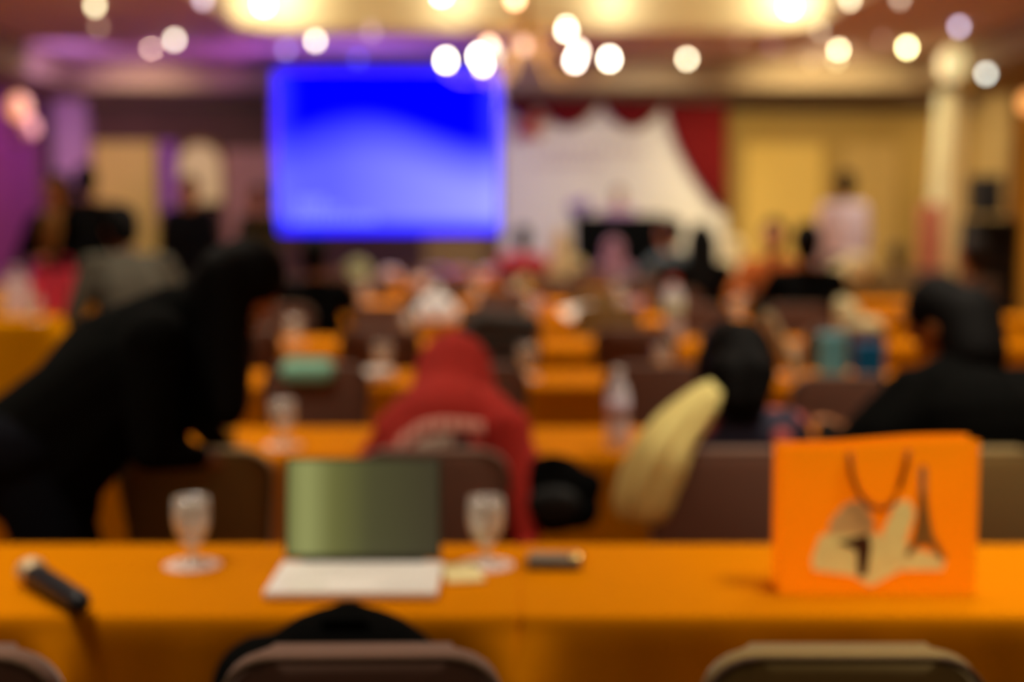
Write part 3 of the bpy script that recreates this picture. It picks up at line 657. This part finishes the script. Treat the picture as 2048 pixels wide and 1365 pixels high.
for px, py, mt, w_, nm, lb in ((780, 560, 'white', .2, 'napkin_stack', 'white napkin stack on the seventh row below the screen, left one'), (860, 560, 'white', .16, 'napkin_stack', 'white napkin stack on the seventh row below the screen, right one'), (920, 548, 'lilac', .22, 'folded_cloth', 'lilac folded cloth on the eighth row under the screen'), (980, 545, 'lav', .25, 'folded_cloth', 'pale lavender folded cloth on the eighth row near the pink shirt'),
     (1240, 590, 'lav', .10, 'folded_cloth', 'small lavender cloth on the sixth row left of the tall bottle'), (700, 545, 'purple', .25, 'folded_cloth', 'purple folded cloth on the eighth row under the screen'), (1050, 575, 'green', .1, 'folded_cloth', 'small green cloth on the seventh row'), (880, 545, 'purple', .2, 'folded_cloth', 'violet folded cloth on the eighth row under the middle of the screen'), (1270, 633, 'lilac', .1, 'folded_cloth', 'small lilac cloth on the fifth row right of the paper sheaf'), (840, 575, 'pinkw', .18, 'folded_cloth', 'pinkish folded cloth on the seventh row above the napkin pile'), (1075, 634, 'lilac', .07, 'folded_cloth', 'little lilac cloth beside a goblet on the fifth row')):
    softthing(nm, lb, 'cloth', ontable(px, py), [('c', (-w_/2+.04, 0, .04), (w_/2-.04, 0, .05), .04, .045), ('c', (-w_/4, 0, .07), (w_/5, 0, .08), .04, .04)], M[mt], .015)
# dark coat on the fourth row chair
softthing('dark_coat', 'charcoal coat folded over a chair back in the fourth row', 'coat', at(1000, 650, 6.76), [('c', (-.16, 0, -.02), (.16, 0, 0), .05, .05), ('c', (-.15, -.02, -.1), (.15, -.02, -.1), .035, .035), ('c', (-.13, -.03, -.2), (.12, -.03, -.2), .03, .03), ('c', (-.1, 0, .03), (.12, 0, .02), .05, .04)], mat('charcoal_cloth', (70, 68, 66), .9), .012)
# khaki coat draped over the chair beside the long haired woman
b = nb(); path = [(1432, 772, 3.60, .022, .02), (1412, 795, 3.58, .042, .03), (1380, 828, 3.55, .055, .04), (1350, 860, 3.53, .064, .045), (1328, 895, 3.50, .072, .05), (1310, 930, 3.50, .078, .05), (1294, 965, 3.50, .078, .045), (1284, 1000, 3.50, .076, .04), (1278, 1030, 3.50, .066, .03), (1276, 1045, 3.50, .04, .02)]
L = []; nn = 28
for i, (px, py, Y, ru, rv) in enumerate(path):
    c = at(px, py, Y); q0 = at(*path[max(i-1, 0)][:3]); q1 = at(*path[min(i+1, len(path)-1)][:3]); dd = (q1-q0).normalized(); uu = dd.cross(V((0, 1, 0))).normalized()
    L.append([b.verts.new(c + uu*math.cos(a)*ru*(1+.10*math.cos(a*5+1)) + V((0, 1, 0))*math.sin(a)*rv*(1+.25*math.cos(a*7))) for a in [k*2*PI/nn for k in range(nn)]])
for A, B in zip(L, L[1:]):
    for k in range(nn): b.faces.new((A[k], A[(k+1) % nn], B[(k+1) % nn], B[k]))
b.faces.new(L[0]); b.faces.new(L[-1]); prop(obj('draped_coat', b, M['khaki'], None, True), 'pale khaki coat draped diagonally over a chair beside the long-haired woman', 'coat')
# bags
def backpack(label, p, s, rz=0, mt='black', hump=1):
    t = thing('backpack', label, 'bag', p, rz)
    b = nb(); ell(b, (0, 0, .17*s), (.19*s, .12*s, .19*s)); cap(b, (-.12*s, 0, .10*s), (.12*s, 0, .10*s), .1*s, .1*s); cap(b, (-.14*s, 0, .22*s), (.16*s, 0, .21*s), .09*s, .075*s)
    if hump: cap(b, (-.01*s, 0, .28*s), (0, 0, .33*s), .09*s, .04*s)
    obj('body', remesh('body', b, .012, 3), M[mt], t, True)
    b = nb(); tube(b, [(-.04*s, -.03, .33*s), (-.03*s, -.05, .35*s), (.03*s, -.05, .35*s), (.04*s, -.03, .33*s)], .008); obj('grab_handle', b, M[mt], t, True)
    b = nb(); ell(b, (0, -.11*s, .14*s), (.13*s, .04*s, .09*s)); obj('front_pocket', b, M['blackp'], t, True)
backpack('black backpack slumped on the centre chair at the nearest table', (X(688, 2.22), 2.22, .472), 1.0)
backpack('black bag hanging at the right side of the person in red', (X(1100, 3.72)+.01, 3.72, .60), .6, 0, 'black', 0)
# ------------------------------------------------------------------ stage furniture, loudspeaker, far things
p = at(1237, 430, 16.2); t = thing('head_table', 'long stage table under a black skirt below the white backdrop', 'table', (p.x, 16.3, .6))
hw = (at(1332, 430, 16).x-at(1148, 430, 16).x)/2
b = nb(); box(b, (0, 0, .78), (2*hw, .6, .04), bev=.01); obj('tabletop', b, M['black'], t)
b = nb(); nf = 60; A = []; 
for z in (.76, .02):
    A.append([b.verts.new((-hw+2*hw*i/nf, -.3-.015*math.sin(i*1.7), z)) for i in range(nf+1)])
for i in range(nf): b.faces.new((A[0][i], A[0][i+1], A[1][i+1], A[1][i]))
o = obj('skirt', b, M['black'], t); o.modifiers.new('s', 'SOLIDIFY').thickness = .01
for sx in (-1, 1):
    b = nb(); tube(b, [(sx*hw*.9, .2, 0), (sx*hw*.9, .2, .77)], .02); obj('leg', b, M['metal_dark'], t)
softthing('flower_bowl', 'violet flower arrangement on the left end of the stage table', 'flowers', V((at(1158, 405, 16.2).x, 16.2, 1.4)), [('e', (0, 0, .08), (.14, .1, .08)), ('e', (.06, 0, .14), (.06, .06, .06)), ('e', (-.06, 0, .13), (.06, .06, .05))], mat('violet_flowers', (120, 90, 140), .8), .02)
sp_ = at(1970, 400, 13.2); t = thing('loudspeaker', 'black loudspeaker cabinet raised on a stand near the golden curtain', 'loudspeaker', (sp_.x, 13.2, 0))
zt_, zb_ = at(0, 352, 13.2).z, at(0, 430, 13.2).z
b = nb(); box(b, (0, 0, (zt_+zb_)/2), (.25, .3, zt_-zb_), bev=.02); cb_ = obj('cabinet', b, M['blackp'], t)
b = nb(); box(b, (0, -.155, (zt_+zb_)/2), (.21, .01, (zt_-zb_)*.85), bev=.004); obj('grille', b, M['dark'], cb_)
b = nb(); tube(b, [(0, 0, .5), (0, 0, zb_)], .02); obj('pole', b, M['metal_dark'], t)
for a in range(3):
    b = nb(); tube(b, [(0, 0, .7), (.45*math.cos(a*2.09+.5), .45*math.sin(a*2.09+.5), .01)], .014); obj('leg', b, M['metal_dark'], t)
sb = thing('subwoofer', 'wide black equipment cabinet below the loudspeaker', 'equipment cabinet', (at(1968, 450, 12.9).x, 12.75, 0))
b = nb(); box(b, (0, 0, at(0, 437, 12.8).z/2), (.42, .45, at(0, 437, 12.8).z), bev=.02); obj('cabinet', b, M['blackp'], sb)
b = nb(); box(b, (0, -.235, .75), (.34, .012, .7), bev=.004); obj('grille', b, M['dark'], sb)
bb = at(1862, 450, 14.6); t = thing('display_stand', 'coral pink upright sign board at the foot of the cream curtain', 'sign', (bb.x, 14.6, 0))
b = nb(); box(b, (0, 0, (at(0, 418, 14.6).z+.2)/2+.05), (.26, .02, at(0, 418, 14.6).z-.2), bev=.005); obj('board', b, mat('coral_card', (255, 160, 130), .7), t)
b = nb(); box(b, (0, 0, .03), (.3, .25, .06), bev=.01); tube(b, [(0, 0, .05), (0, 0, .2)], .012); obj('stand_base', b, M['chrome'], t)
# ------------------------------------------------------------------ people
def ik(a, c, l1, l2, pole):
    d = c-a; L_ = d.length; L2 = min(L_, (l1+l2)*.995); d = d.normalized(); c = a+d*L2
    x = (l1*l1-l2*l2+L2*L2)/(2*L2); h = math.sqrt(max(l1*l1-x*x, 0)); pl = (pole-d*pole.dot(d)).normalized()
    return a+d*x+pl*h, c
def person(label, loc, rz=0, sit=True, lean=0., scale=1., yaw=0., pitch=0., wr=None, top='black', bottom='navy', hair='short', hairm='hair', skin='skin2', vox=.012, sideways=0., extra_top=(), extra_hair=(), hood=None, near=False, group=None, poleup=False):
    t = thing('person', label, 'person', loc, rz, group); S = scale
    P0 = V((0, 0, .565 if sit else .93)); u_ = V((math.sin(sideways), math.sin(lean)*math.cos(sideways), math.cos(lean)*math.cos(sideways))).normalized()
    chest = P0+u_*.28; nbk = P0+u_*.46; shc = P0+u_*.42
    shL, shR = shc+V((-.175, 0, 0)), shc+V((.175, 0, 0))
    Rh = Matrix.Rotation(yaw, 3, 'Z') @ Matrix.Rotation(pitch, 3, 'X')
    up, fw, rt = Rh @ V((0, 0, 1)), Rh @ V((0, 1, 0)), Rh @ V((1, 0, 0))
    hc = nbk+(up*.6+u_*.4).normalized()*.17+fw*.02
    if wr is None: wr = ((-.16, .42, .82), (.16, .42, .82)) if sit else ((-.24, .06, .82), (.24, .06, .82))
    hipL, hipR = P0+V((-.09, 0, -.02)), P0+V((.09, 0, -.02))
    anL, anR = ((V((-.12, .42, .09)), V((.12, .42, .09))) if sit else (V((-.1, 0, .09)), V((.1, 0, .09))))
    legs = []
    for h, an in ((hipL, anL), (hipR, anR)):
        k, an2 = ik(h, an, .43, .42, V((0, 1, .6)) if sit else V((0, 1, 0))); legs.append((h, k, an2))
    arms = []
    for s, sh, w_ in ((-1, shL, V(wr[0])), (1, shR, V(wr[1]))):
        e, w2 = ik(sh, w_, .28, .25, V((s*.6, -.3, -.6))); arms.append((s, sh, e, w2))
    # body
    b = nb()
    def torso(b, g):
        for s in (-.07, .07):
            cap(b, P0+V((s, 0, 0)), chest+V((s, 0, 0)), .098+g, .098+g); cap(b, chest+V((s, 0, 0)), shc+V((s*.9, 0, -.02)), .098+g, .07+g)
        cap(b, shL, shR, .052+g, .052+g); cap(b, hipL, hipR, .1+g, .1+g)
    torso(b, 0); cap(b, nbk-u_*.06, hc-up*.05, .055, .05)
    for s, sh, e, w_ in arms:
        cap(b, sh, e, .05, .037); cap(b, e, w_, .037, .025)
        d = (w_-e).normalized(); inn = V((-s, 0, 0)); pn = d.cross(inn).normalized(); sd = pn.cross(d).normalized()
        if sd.dot(inn) < 0: sd = -sd
        pal = w_+d*.05; dn = pn if pn.z < 0 else -pn
        for q in (-.024, 0, .024): cap(b, w_+sd*q*.6+d*.01, w_+sd*q+d*.085, .015, .012)
        for q, ln in ((-.03, .055), (-.011, .068), (.009, .074), (.028, .067)):
            a0 = w_+sd*q+d*.085; a1 = a0+d*ln*.5+dn*.008; cap(b, a0, a1, .0095, .0085); cap(b, a1, a1+(d*.7+dn*.7).normalized()*ln*.5, .0085, .007)
        th0 = w_+sd*.026+d*.025; th1 = th0+(sd+d*.7).normalized()*.04; cap(b, th0, th1, .012, .010); cap(b, th1, th1+(sd*.3+d+dn*.3).normalized()*.03, .010, .008)
    for h, k, an in legs: cap(b, h, k, .088, .056); cap(b, k, an, .056, .036); cap(b, an+V((0, .0, -.04)), an+V((0, .13, -.055)), .04, .032)
    Rm = Matrix((rt, fw, up)).transposed()
    H = lambda x, y, z: hc+rt*x+fw*y+up*z
    ell(b, H(0, -.012, .02), (.076, .092, .098), Rm); ell(b, H(0, .02, -.045), (.056, .062, .068), Rm); ell(b, H(0, .05, -.085), (.026, .026, .022), Rm)
    cap(b, H(0, .088, .005), H(0, .102, -.022), .009, .014); ell(b, H(0, .078, -.052), (.024, .014, .008), Rm); cap(b, H(-.045, .068, .022), H(.045, .068, .022), .014, .014)
    for s in (-1, 1): ell(b, H(s*.076, -.01, -.005), (.012, .022, .032), Rm)
    body = obj('body', remesh('body', b, vox if not near else .008, 2), M[skin], t, True)
    if near:
        b = nb()
        for s in (-1, 1): ell(b, H(s*.03, .072, .004), (.011, .009, .006), Rm)
        obj('eyes', b, M['eye'], body, True)
    # clothes
    vx = vox if not near else .010
    b = nb(); torso(b, .016)
    for s, sh, e, w_ in arms: cap(b, sh, e, .066, .05); cap(b, e, w_-(w_-e).normalized()*.02, .05, .036)
    cap(b, nbk-u_*.08, nbk-u_*.01, .085, .065)
    for q in extra_top: cap(b, q[0], q[1], q[2], q[3])
    tp = obj('jacket', remesh('jacket', b, vx, 3), M[top], t, True)
    b = nb(); cap(b, hipL, hipR, .118, .118)
    for h, k, an in legs: cap(b, h, k, .103, .072); cap(b, k, an+V((0, 0, .02)), .072, .056)
    obj('trousers', remesh('trousers', b, vx, 2), M[bottom], t, True)
    for h, k, an in legs:
        b = nb(); cap(b, an+V((0, -.02, -.045)), an+V((0, .15, -.055)), .045, .036); obj('shoe', b, M['blackp'], t, True)
    # hair / headwear
    b = nb()
    if hair in ('short', 'long', 'bun'):
        ell(b, H(0, -.03, .035), (.09, .098, .106), Rm); ell(b, H(0, -.05, -.03), (.08, .06, .08), Rm)
    if hair == 'long':
        back = H(0, -.06, 0); dn = V((0, -.10, -.35)) if lean < .5 else V((0, 0, -.45))
        for s in (-.045, 0, .045): cap(b, back+rt*s, back+rt*s*1.3+dn*(.75 if near else 1), .07, .05)
    if hair == 'scarf':
        ell(b, H(0, -.02, .02), (.105, .115, .125), Rm); cap(b, H(0, -.03, -.03), nbk-u_*.06, .10, .15); hairn = 'headscarf'
    for q in extra_hair: cap(b, q[0], q[1], q[2], q[3])
    if hair == 'hood':
        for q in hood(H, nbk, u_, shL, shR): cap(b, *q)
    nm = {'scarf': 'headscarf', 'hood': 'hood'}.get(hair, 'hair')
    obj(nm, remesh(nm, b, vx, 3), M[hairm], t, True)
    t.scale = (S, S, S); return t, tp
def W2L(t_loc, rz, S, p): return Matrix.Rotation(-rz, 3, 'Z') @ (V(p)-V(t_loc))/S
# --- woman bending forward on the left, seen from the side
L0 = V((-1.21, 3.38, 0)); rz = -PI/2+.12
wl = lambda px, py, Y: W2L(L0, rz, 1, at(px, py, Y))
person('person in black bending far forward over a chair, long black hair hanging down', L0, rz, sit=False, lean=.93, pitch=-1.1, yaw=.0, near=True, hair='long', top='black', bottom='navy',
  wr=(wl(455, 905, 3.9), wl(400, 915, 3.5)),
  extra_top=((wl(80, 940, 3.38), wl(240, 750, 3.4), .16, .17), (wl(110, 900, 3.45), wl(200, 800, 3.45), .15, .15), (wl(270, 740, 3.42), wl(330, 830, 3.45), .13, .08), (wl(250, 710, 3.38), wl(345, 640, 3.42), .13, .09), (wl(70, 960, 3.38), wl(130, 1010, 3.38), .13, .09)),
  extra_hair=((wl(425, 600, 3.45), wl(430, 680, 3.45), .09, .09), (wl(430, 680, 3.45), wl(415, 800, 3.45), .10, .08), (wl(475, 700, 3.47), wl(462, 800, 3.47), .045, .04), (wl(370, 640, 3.42), wl(390, 830, 3.45), .06, .05)))
# --- person in red hooded jacket
L0 = V((X(900, 3.85), 3.80, -.03)); S = .93
def redhood(H, nbk, u_, shL, shR):
    return [(H(0, -.0, .01), H(0, -.02, .105), .115, .03), (H(0, -.01, 0), nbk-u_*.05, .125, .17), (nbk-u_*.03, shL, .12, .08), (nbk-u_*.03, shR, .12, .08)]
wl = lambda px, py, Y: W2L(L0, 0, S, at(px, py, Y))
t, tp = person('person in red jacket with pointed hood up and pale lettering on the back, seated', L0, 0, lean=.55, scale=S, hair='hood', hood=redhood, hairm='red', top='red', bottom='navy', near=True, pitch=-.3,
   wr=(wl(800, 880, 4.2), wl(1046, 1105, 3.62)),
   extra_top=((wl(890, 850, 3.85), wl(880, 960, 3.82), .16, .19), (wl(1020, 850, 3.74), wl(1040, 1060, 3.66), .058, .042), (wl(830, 850, 3.9), wl(820, 950, 3.9), .1, .1), (wl(960, 850, 3.86), wl(985, 980, 3.8), .12, .11)))
def band_on(tp, parent, name, rects, mt):
    dg = bpy.context.evaluated_depsgraph_get(); me = tp.data; Mw = Matrix.Translation(L0) @ Matrix.Scale(S, 4)
    bv = BVHTree.FromPolygons([Mw @ v.co for v in me.vertices], [p.vertices[:] for p in me.polygons])
    b = nb(); o0 = cam.location
    for quad in rects:
        (x0, y0), (x1, y1), hh = quad; n = 8; m_ = 3; G = []
        for j in range(m_+1):
            row = []
            for i in range(n+1):
                px = x0+(x1-x0)*i/n; py = y0+(y1-y0)*i/n + hh*(j/m_-.5); d = ray(px, py).normalized()
                h = bv.ray_cast(o0, d); row.append(b.verts.new(Mw.inverted() @ (h[0]-d*.005)) if h[0] is not None else None)
            G.append(row)
        for j in range(m_):
            for i in range(n):
                q = (G[j][i], G[j][i+1], G[j+1][i+1], G[j+1][i])
                if None not in q: b.faces.new(q)
    o = obj(name, b, mt, tp, True); o.modifiers.new('s', 'SOLIDIFY').thickness = .002
letters = []
prev = None
arc = [(795, 892), (818, 874), (842, 858), (868, 851), (895, 849), (920, 851), (945, 852), (972, 858)]
for (xa, ya), (xb, yb) in zip(arc, arc[1:]): letters.append(((xa, ya), (xb-5, yb), 26))
band_on(tp, t, 'jacket_lettering', letters, M['pinkp'])
band_on(tp, t, 'jacket_print', [((830, 896), (905, 878), 26), ((845, 915), (912, 905), 18)], M['greyp'])
band_on(tp, t, 'jacket_badge', [((908, 886), (940, 882), 24)], M['dark'])
# --- long-haired woman
L0 = V((X(1478, 3.86), 3.84, -.05)); S = .93
wl = lambda px, py, Y: W2L(L0, 0, S, at(px, py, Y))
m = mat('navy_floral', (40, 38, 58), .85); nt = m.node_tree; vo = nt.nodes.new('ShaderNodeTexVoronoi'); vo.inputs['Scale'].default_value = 9
tc = nt.nodes.new('ShaderNodeTexCoord'); nt.links.new(tc.outputs['Object'], vo.inputs['Vector']); rp = nt.nodes.new('ShaderNodeValToRGB')
rp.color_ramp.elements[0].position = .28; rp.color_ramp.elements[0].color = srgb(176, 84, 84); rp.color_ramp.elements[1].position = .42; rp.color_ramp.elements[1].color = srgb(36, 34, 52)
nt.links.new(vo.outputs['Distance'], rp.inputs[0]); nt.links.new(rp.outputs[0], nt.nodes['Principled BSDF'].inputs['Base Color']); M['floral'] = m
person('person with long black hair in navy floral top beside the khaki coat', L0, 0, lean=.32, scale=S, pitch=-.25, hair='long', top='floral', bottom='navy', near=True,
   extra_top=((wl(1420, 868, 3.82), wl(1550, 868, 3.82), .075, .075), (wl(1440, 880, 3.76), wl(1540, 880, 3.76), .08, .08)), extra_hair=((wl(1475, 710, 3.85), wl(1480, 770, 3.76), .11, .10), (wl(1455, 750, 3.74), wl(1462, 800, 3.70), .07, .05), (wl(1505, 750, 3.74), wl(1505, 800, 3.70), .075, .05)))
# --- large dark figure at right
L0 = V((X(1972, 3.84), 3.84, -.03)); S = 1.02
wl = lambda px, py, Y: W2L(L0, 0, S, at(px, py, Y))
person('large dark-haired person in black seated behind the orange paper bag, face turned left', L0, 0, lean=.22, scale=S, yaw=.85, pitch=-.75, hair='short', top='black', bottom='navy', near=True,
   wr=((-.35, .35, .82), (.18, .38, .82)),
   extra_top=((wl(1790, 880, 3.9), wl(1900, 800, 3.9), .1, .13), (wl(1950, 850, 3.84), wl(1960, 950, 3.82), .17, .17), (wl(2040, 850, 3.9), wl(2100, 900, 3.9), .14, .14), (wl(1930, 760, 3.9), wl(1950, 800, 3.9), .1, .14)),
   extra_hair=((wl(1935, 640, 3.97), wl(1950, 710, 3.9), .10, .09),))
# --- background people
def bgp(px, topy, Y, label, sit=True, **k):
    z = at(px, topy, Y).z; nat = (.565+.46+.17+.12+.01) if sit else (.93+.46+.17+.12+.01)
    lean = k.get('lean', 0); nat -= (1-math.cos(lean))*.46
    k.setdefault('pitch', 0); S_ = max(.75, min(1.15, z/nat)); return person(label, V((X(px, Y), Y, 0)), k.pop('rz', 0), sit, scale=S_, vox=k.pop('vox', .02), **k)
t, tp = bgp(122, 345, 9.95, 'person in open black jacket over tan top standing at the far left', False, rz=PI-.3, hair='long', top='black', bottom='brown', skin='skin2', wr=((-.12, .3, 1.1), (.14, .3, 1.0)))
b = nb(); ell(b, (0, .075, 1.24), (.09, .06, .2)); obj('shirt', b, M['tan'], t, True)
bgp(178, 330, 11.4, 'person in black standing behind the one in the tan top', False, rz=.4, hair='short', top='black')
bgp(275, 400, 6.35, 'person in dark grey jacket leaning over the tables behind the bending figure', False, rz=.5, hair='short', top='grey', lean=.5, pitch=-.5, vox=.014)
bgp(383, 352, 12.6, 'person in dark navy suit standing before the lit cream niche', False, rz=PI, hair='short', top='navy')
bgp(520, 372, 13.4, 'person in dark olive coat standing at the left edge of the blue screen', False, rz=2.6, hair='short', top='olivec', bottom='olivec')
bgp(628, 474, 8.62, 'person in black seated in the fifth row under the lower left of the screen', top='black', lean=.1)
bgp(1045, 452, 13.4, 'person with black hair in coral pink shirt seated far off right of the screen', top='pink')
bgp(1122, 462, 13.4, 'person in cream headscarf seated below the stage table', hair='scarf', hairm='cream', top='cream', lean=.35)
bgp(1226, 478, 13.4, 'person in mauve headscarf seated far off in front of the stage', hair='scarf', hairm='lilac', top='lilac')
bgp(1340, 436, 11.85, 'person in blue-grey jacket facing left below the red curtain', top='steel', rz=.9, skin='skin')
bgp(1400, 446, 10.2, 'person with long black hair in black seated right of the tall bottle', hair='long', top='black', bottom='steel')
bgp(1470, 476, 11.85, 'person in pale cream headscarf bent over the seventh row', hair='scarf', hairm='cream', top='cream', lean=.3)
bgp(1545, 438, 10.2, 'person in orange-brown jacket facing the camera near the yellow panel', top='orange', rz=PI-.3, skin='skin')
bgp(1618, 446, 8.6, 'person in black seated in the fifth row next to the orange-brown jacket', top='black', lean=.2)
bgp(1684, 342, 13.2, 'person in pale lavender shirt standing on the right before the golden wall', False, rz=.35, top='shirt', bottom='dark', skin='skin')
bgp(1790, 488, 13.4, 'person in brown seated far off right of the lavender shirt', top='brown', hairm='hairb')
bgp(1942, 470, 8.6, 'person in brown jacket seated beyond the large dark figure at right', top='brown', hairm='hairb', rz=.6)
bgp(1236, 352, 16.9, 'person in grey sitting behind the stage table', top='lilac', rz=PI, skin='skin')
for o in [x for x in bpy.data.objects if x.get('label') == 'person in grey sitting behind the stage table']: o.location.z = .6; o.scale = (.85,)*3
# ------------------------------------------------------------------ lighting
def arealight(loc, size, power, color, rot=(0, 0, 0), name='added_ceiling_fill'):
    ld = bpy.data.lights.new(name, 'AREA'); ld.shape = 'DISK'; ld.size = size; ld.energy = power; ld.color = color
    o = bpy.data.objects.new(name, ld); C.objects.link(o); o.location = loc; o.rotation_euler = rot; return o
def point(loc, power, color, r=.08, name='lamp_light'):
    ld = bpy.data.lights.new(name, 'POINT'); ld.energy = power; ld.color = color; ld.shadow_soft_size = r
    o = bpy.data.objects.new(name, ld); C.objects.link(o); o.location = loc; return o
def spot(loc, target, power, color, ang=60, blend=.8, name='added_spot'):
    ld = bpy.data.lights.new(name, 'SPOT'); ld.energy = power; ld.color = color; ld.spot_size = math.radians(ang); ld.spot_blend = blend; ld.shadow_soft_size = .15
    o = bpy.data.objects.new(name, ld); C.objects.link(o); o.location = loc; o.rotation_euler = (V(target)-V(loc)).to_track_quat('-Z', 'Y').to_euler(); return o
WM = (1, .885, .70)
def ceiling_fill(loc, size, power, color, spread=110):
    o = arealight(loc, size, power*.95, color); o.data.spread = math.radians(spread*.8); return o
for y in (2.2, 4.0):  # area fills added above the view to light the tables, without fixtures
    for x in (-4.1, -1.4, 1.4, 4.1): ceiling_fill((x, y, ZC-.03), .5, 15, WM)
ceiling_fill((.9, 3.0, ZC-.03), .5, 6, WM)  # extra fill added to brighten the right table and coat
for y in (5.8, 8.0, 10.4, 12.6):
    for x in (-4.1, 4.1): ceiling_fill((x, y, ZC-.03), .5, 17, WM)
for x in (-1.5, 1.6):
    for y in (6.5, 9.0, 11.2): ceiling_fill((x, y, 3.9), .6, 30, WM, 120)
for x in (-2.1, -.55, .95, 2.5): point((x, 13.08, 3.45), 6.5, (1, .92, .72), .1)
point((ch_c.x, 10.0, 2.7), 30, (1, .88, .72), .35)
for x, e, c in ((-3.8, 34, (1, .85, .75)), (0, 40, (1, .88, .75)), (3.6, 75, (1, .86, .58))): arealight((x, 14.6, ZC-.04), .5, e, c)  # fills added to brighten the back of the hall
spot((1.9, 14.0, 2.9), (1.1, 17.6, 1.3), 210, (1, .95, .8), 70)  # spots added to lift backdrop and back walls, without fixtures
spot((3.2, 14.0, 2.9), (3.9, 18, 1.9), 330, (1, .88, .56), 75)
spot((4.4, 16.4, 2.7), (6.0, 17.4, 2.1), 60, (1, .86, .62), 80)  # added to brighten the right corner
spot((4.3, 12.6, 2.8), (4.9, 14.8, 1.2), 45, (1, .84, .7), 35)  # added to brighten the cream curtain and sign
spot((-4.2, 14.6, 2.75), (-4.3, 18, 1.7), 120, (1, .8, .6), 80)
spot((-4.4, 14.0, 2.7), (-5.2, 16.0, 3.1), 90, (.5, .25, 1), 90)
spot((-2.2, 14.2, 1.9), (-3.2, 15.6, 3.18), 110, (.55, .15, 1), 90)
spot((-1.5, 14.2, 2.0), (-1.6, 15.2, 3.18), 90, (.4, .2, 1), 110)
spot((-4.2, 14.6, 2.6), (-6.1, 16, 1.6), 70, (1, .4, .8), 80)
spot((-4.8, 15.6, 2.5), (-5.6, 18, 2.2), 30, (.9, .55, 1), 60)
spot((-1.0, 14.2, 2.3), (-.6, 13.4, .75), 90, (.75, .5, 1), 80)  # lilac fill added over the far tables
w = bpy.data.worlds.new('world'); bpy.context.scene.world = w; w.use_nodes = True
w.node_tree.nodes['Background'].inputs[0].default_value = (1, .78, .55, 1); w.node_tree.nodes['Background'].inputs[1].default_value = .12
bpy.context.scene.view_settings.view_transform = 'Standard'
bpy.context.scene.view_settings.look = 'None'
# remove unused prototypes
for o in list(bpy.data.objects):
    if o.get('label') == 'x':
        for k in [o]+[c for c in bpy.data.objects if c.parent == o or (c.parent and c.parent.parent == o)]: bpy.data.objects.remove(k)
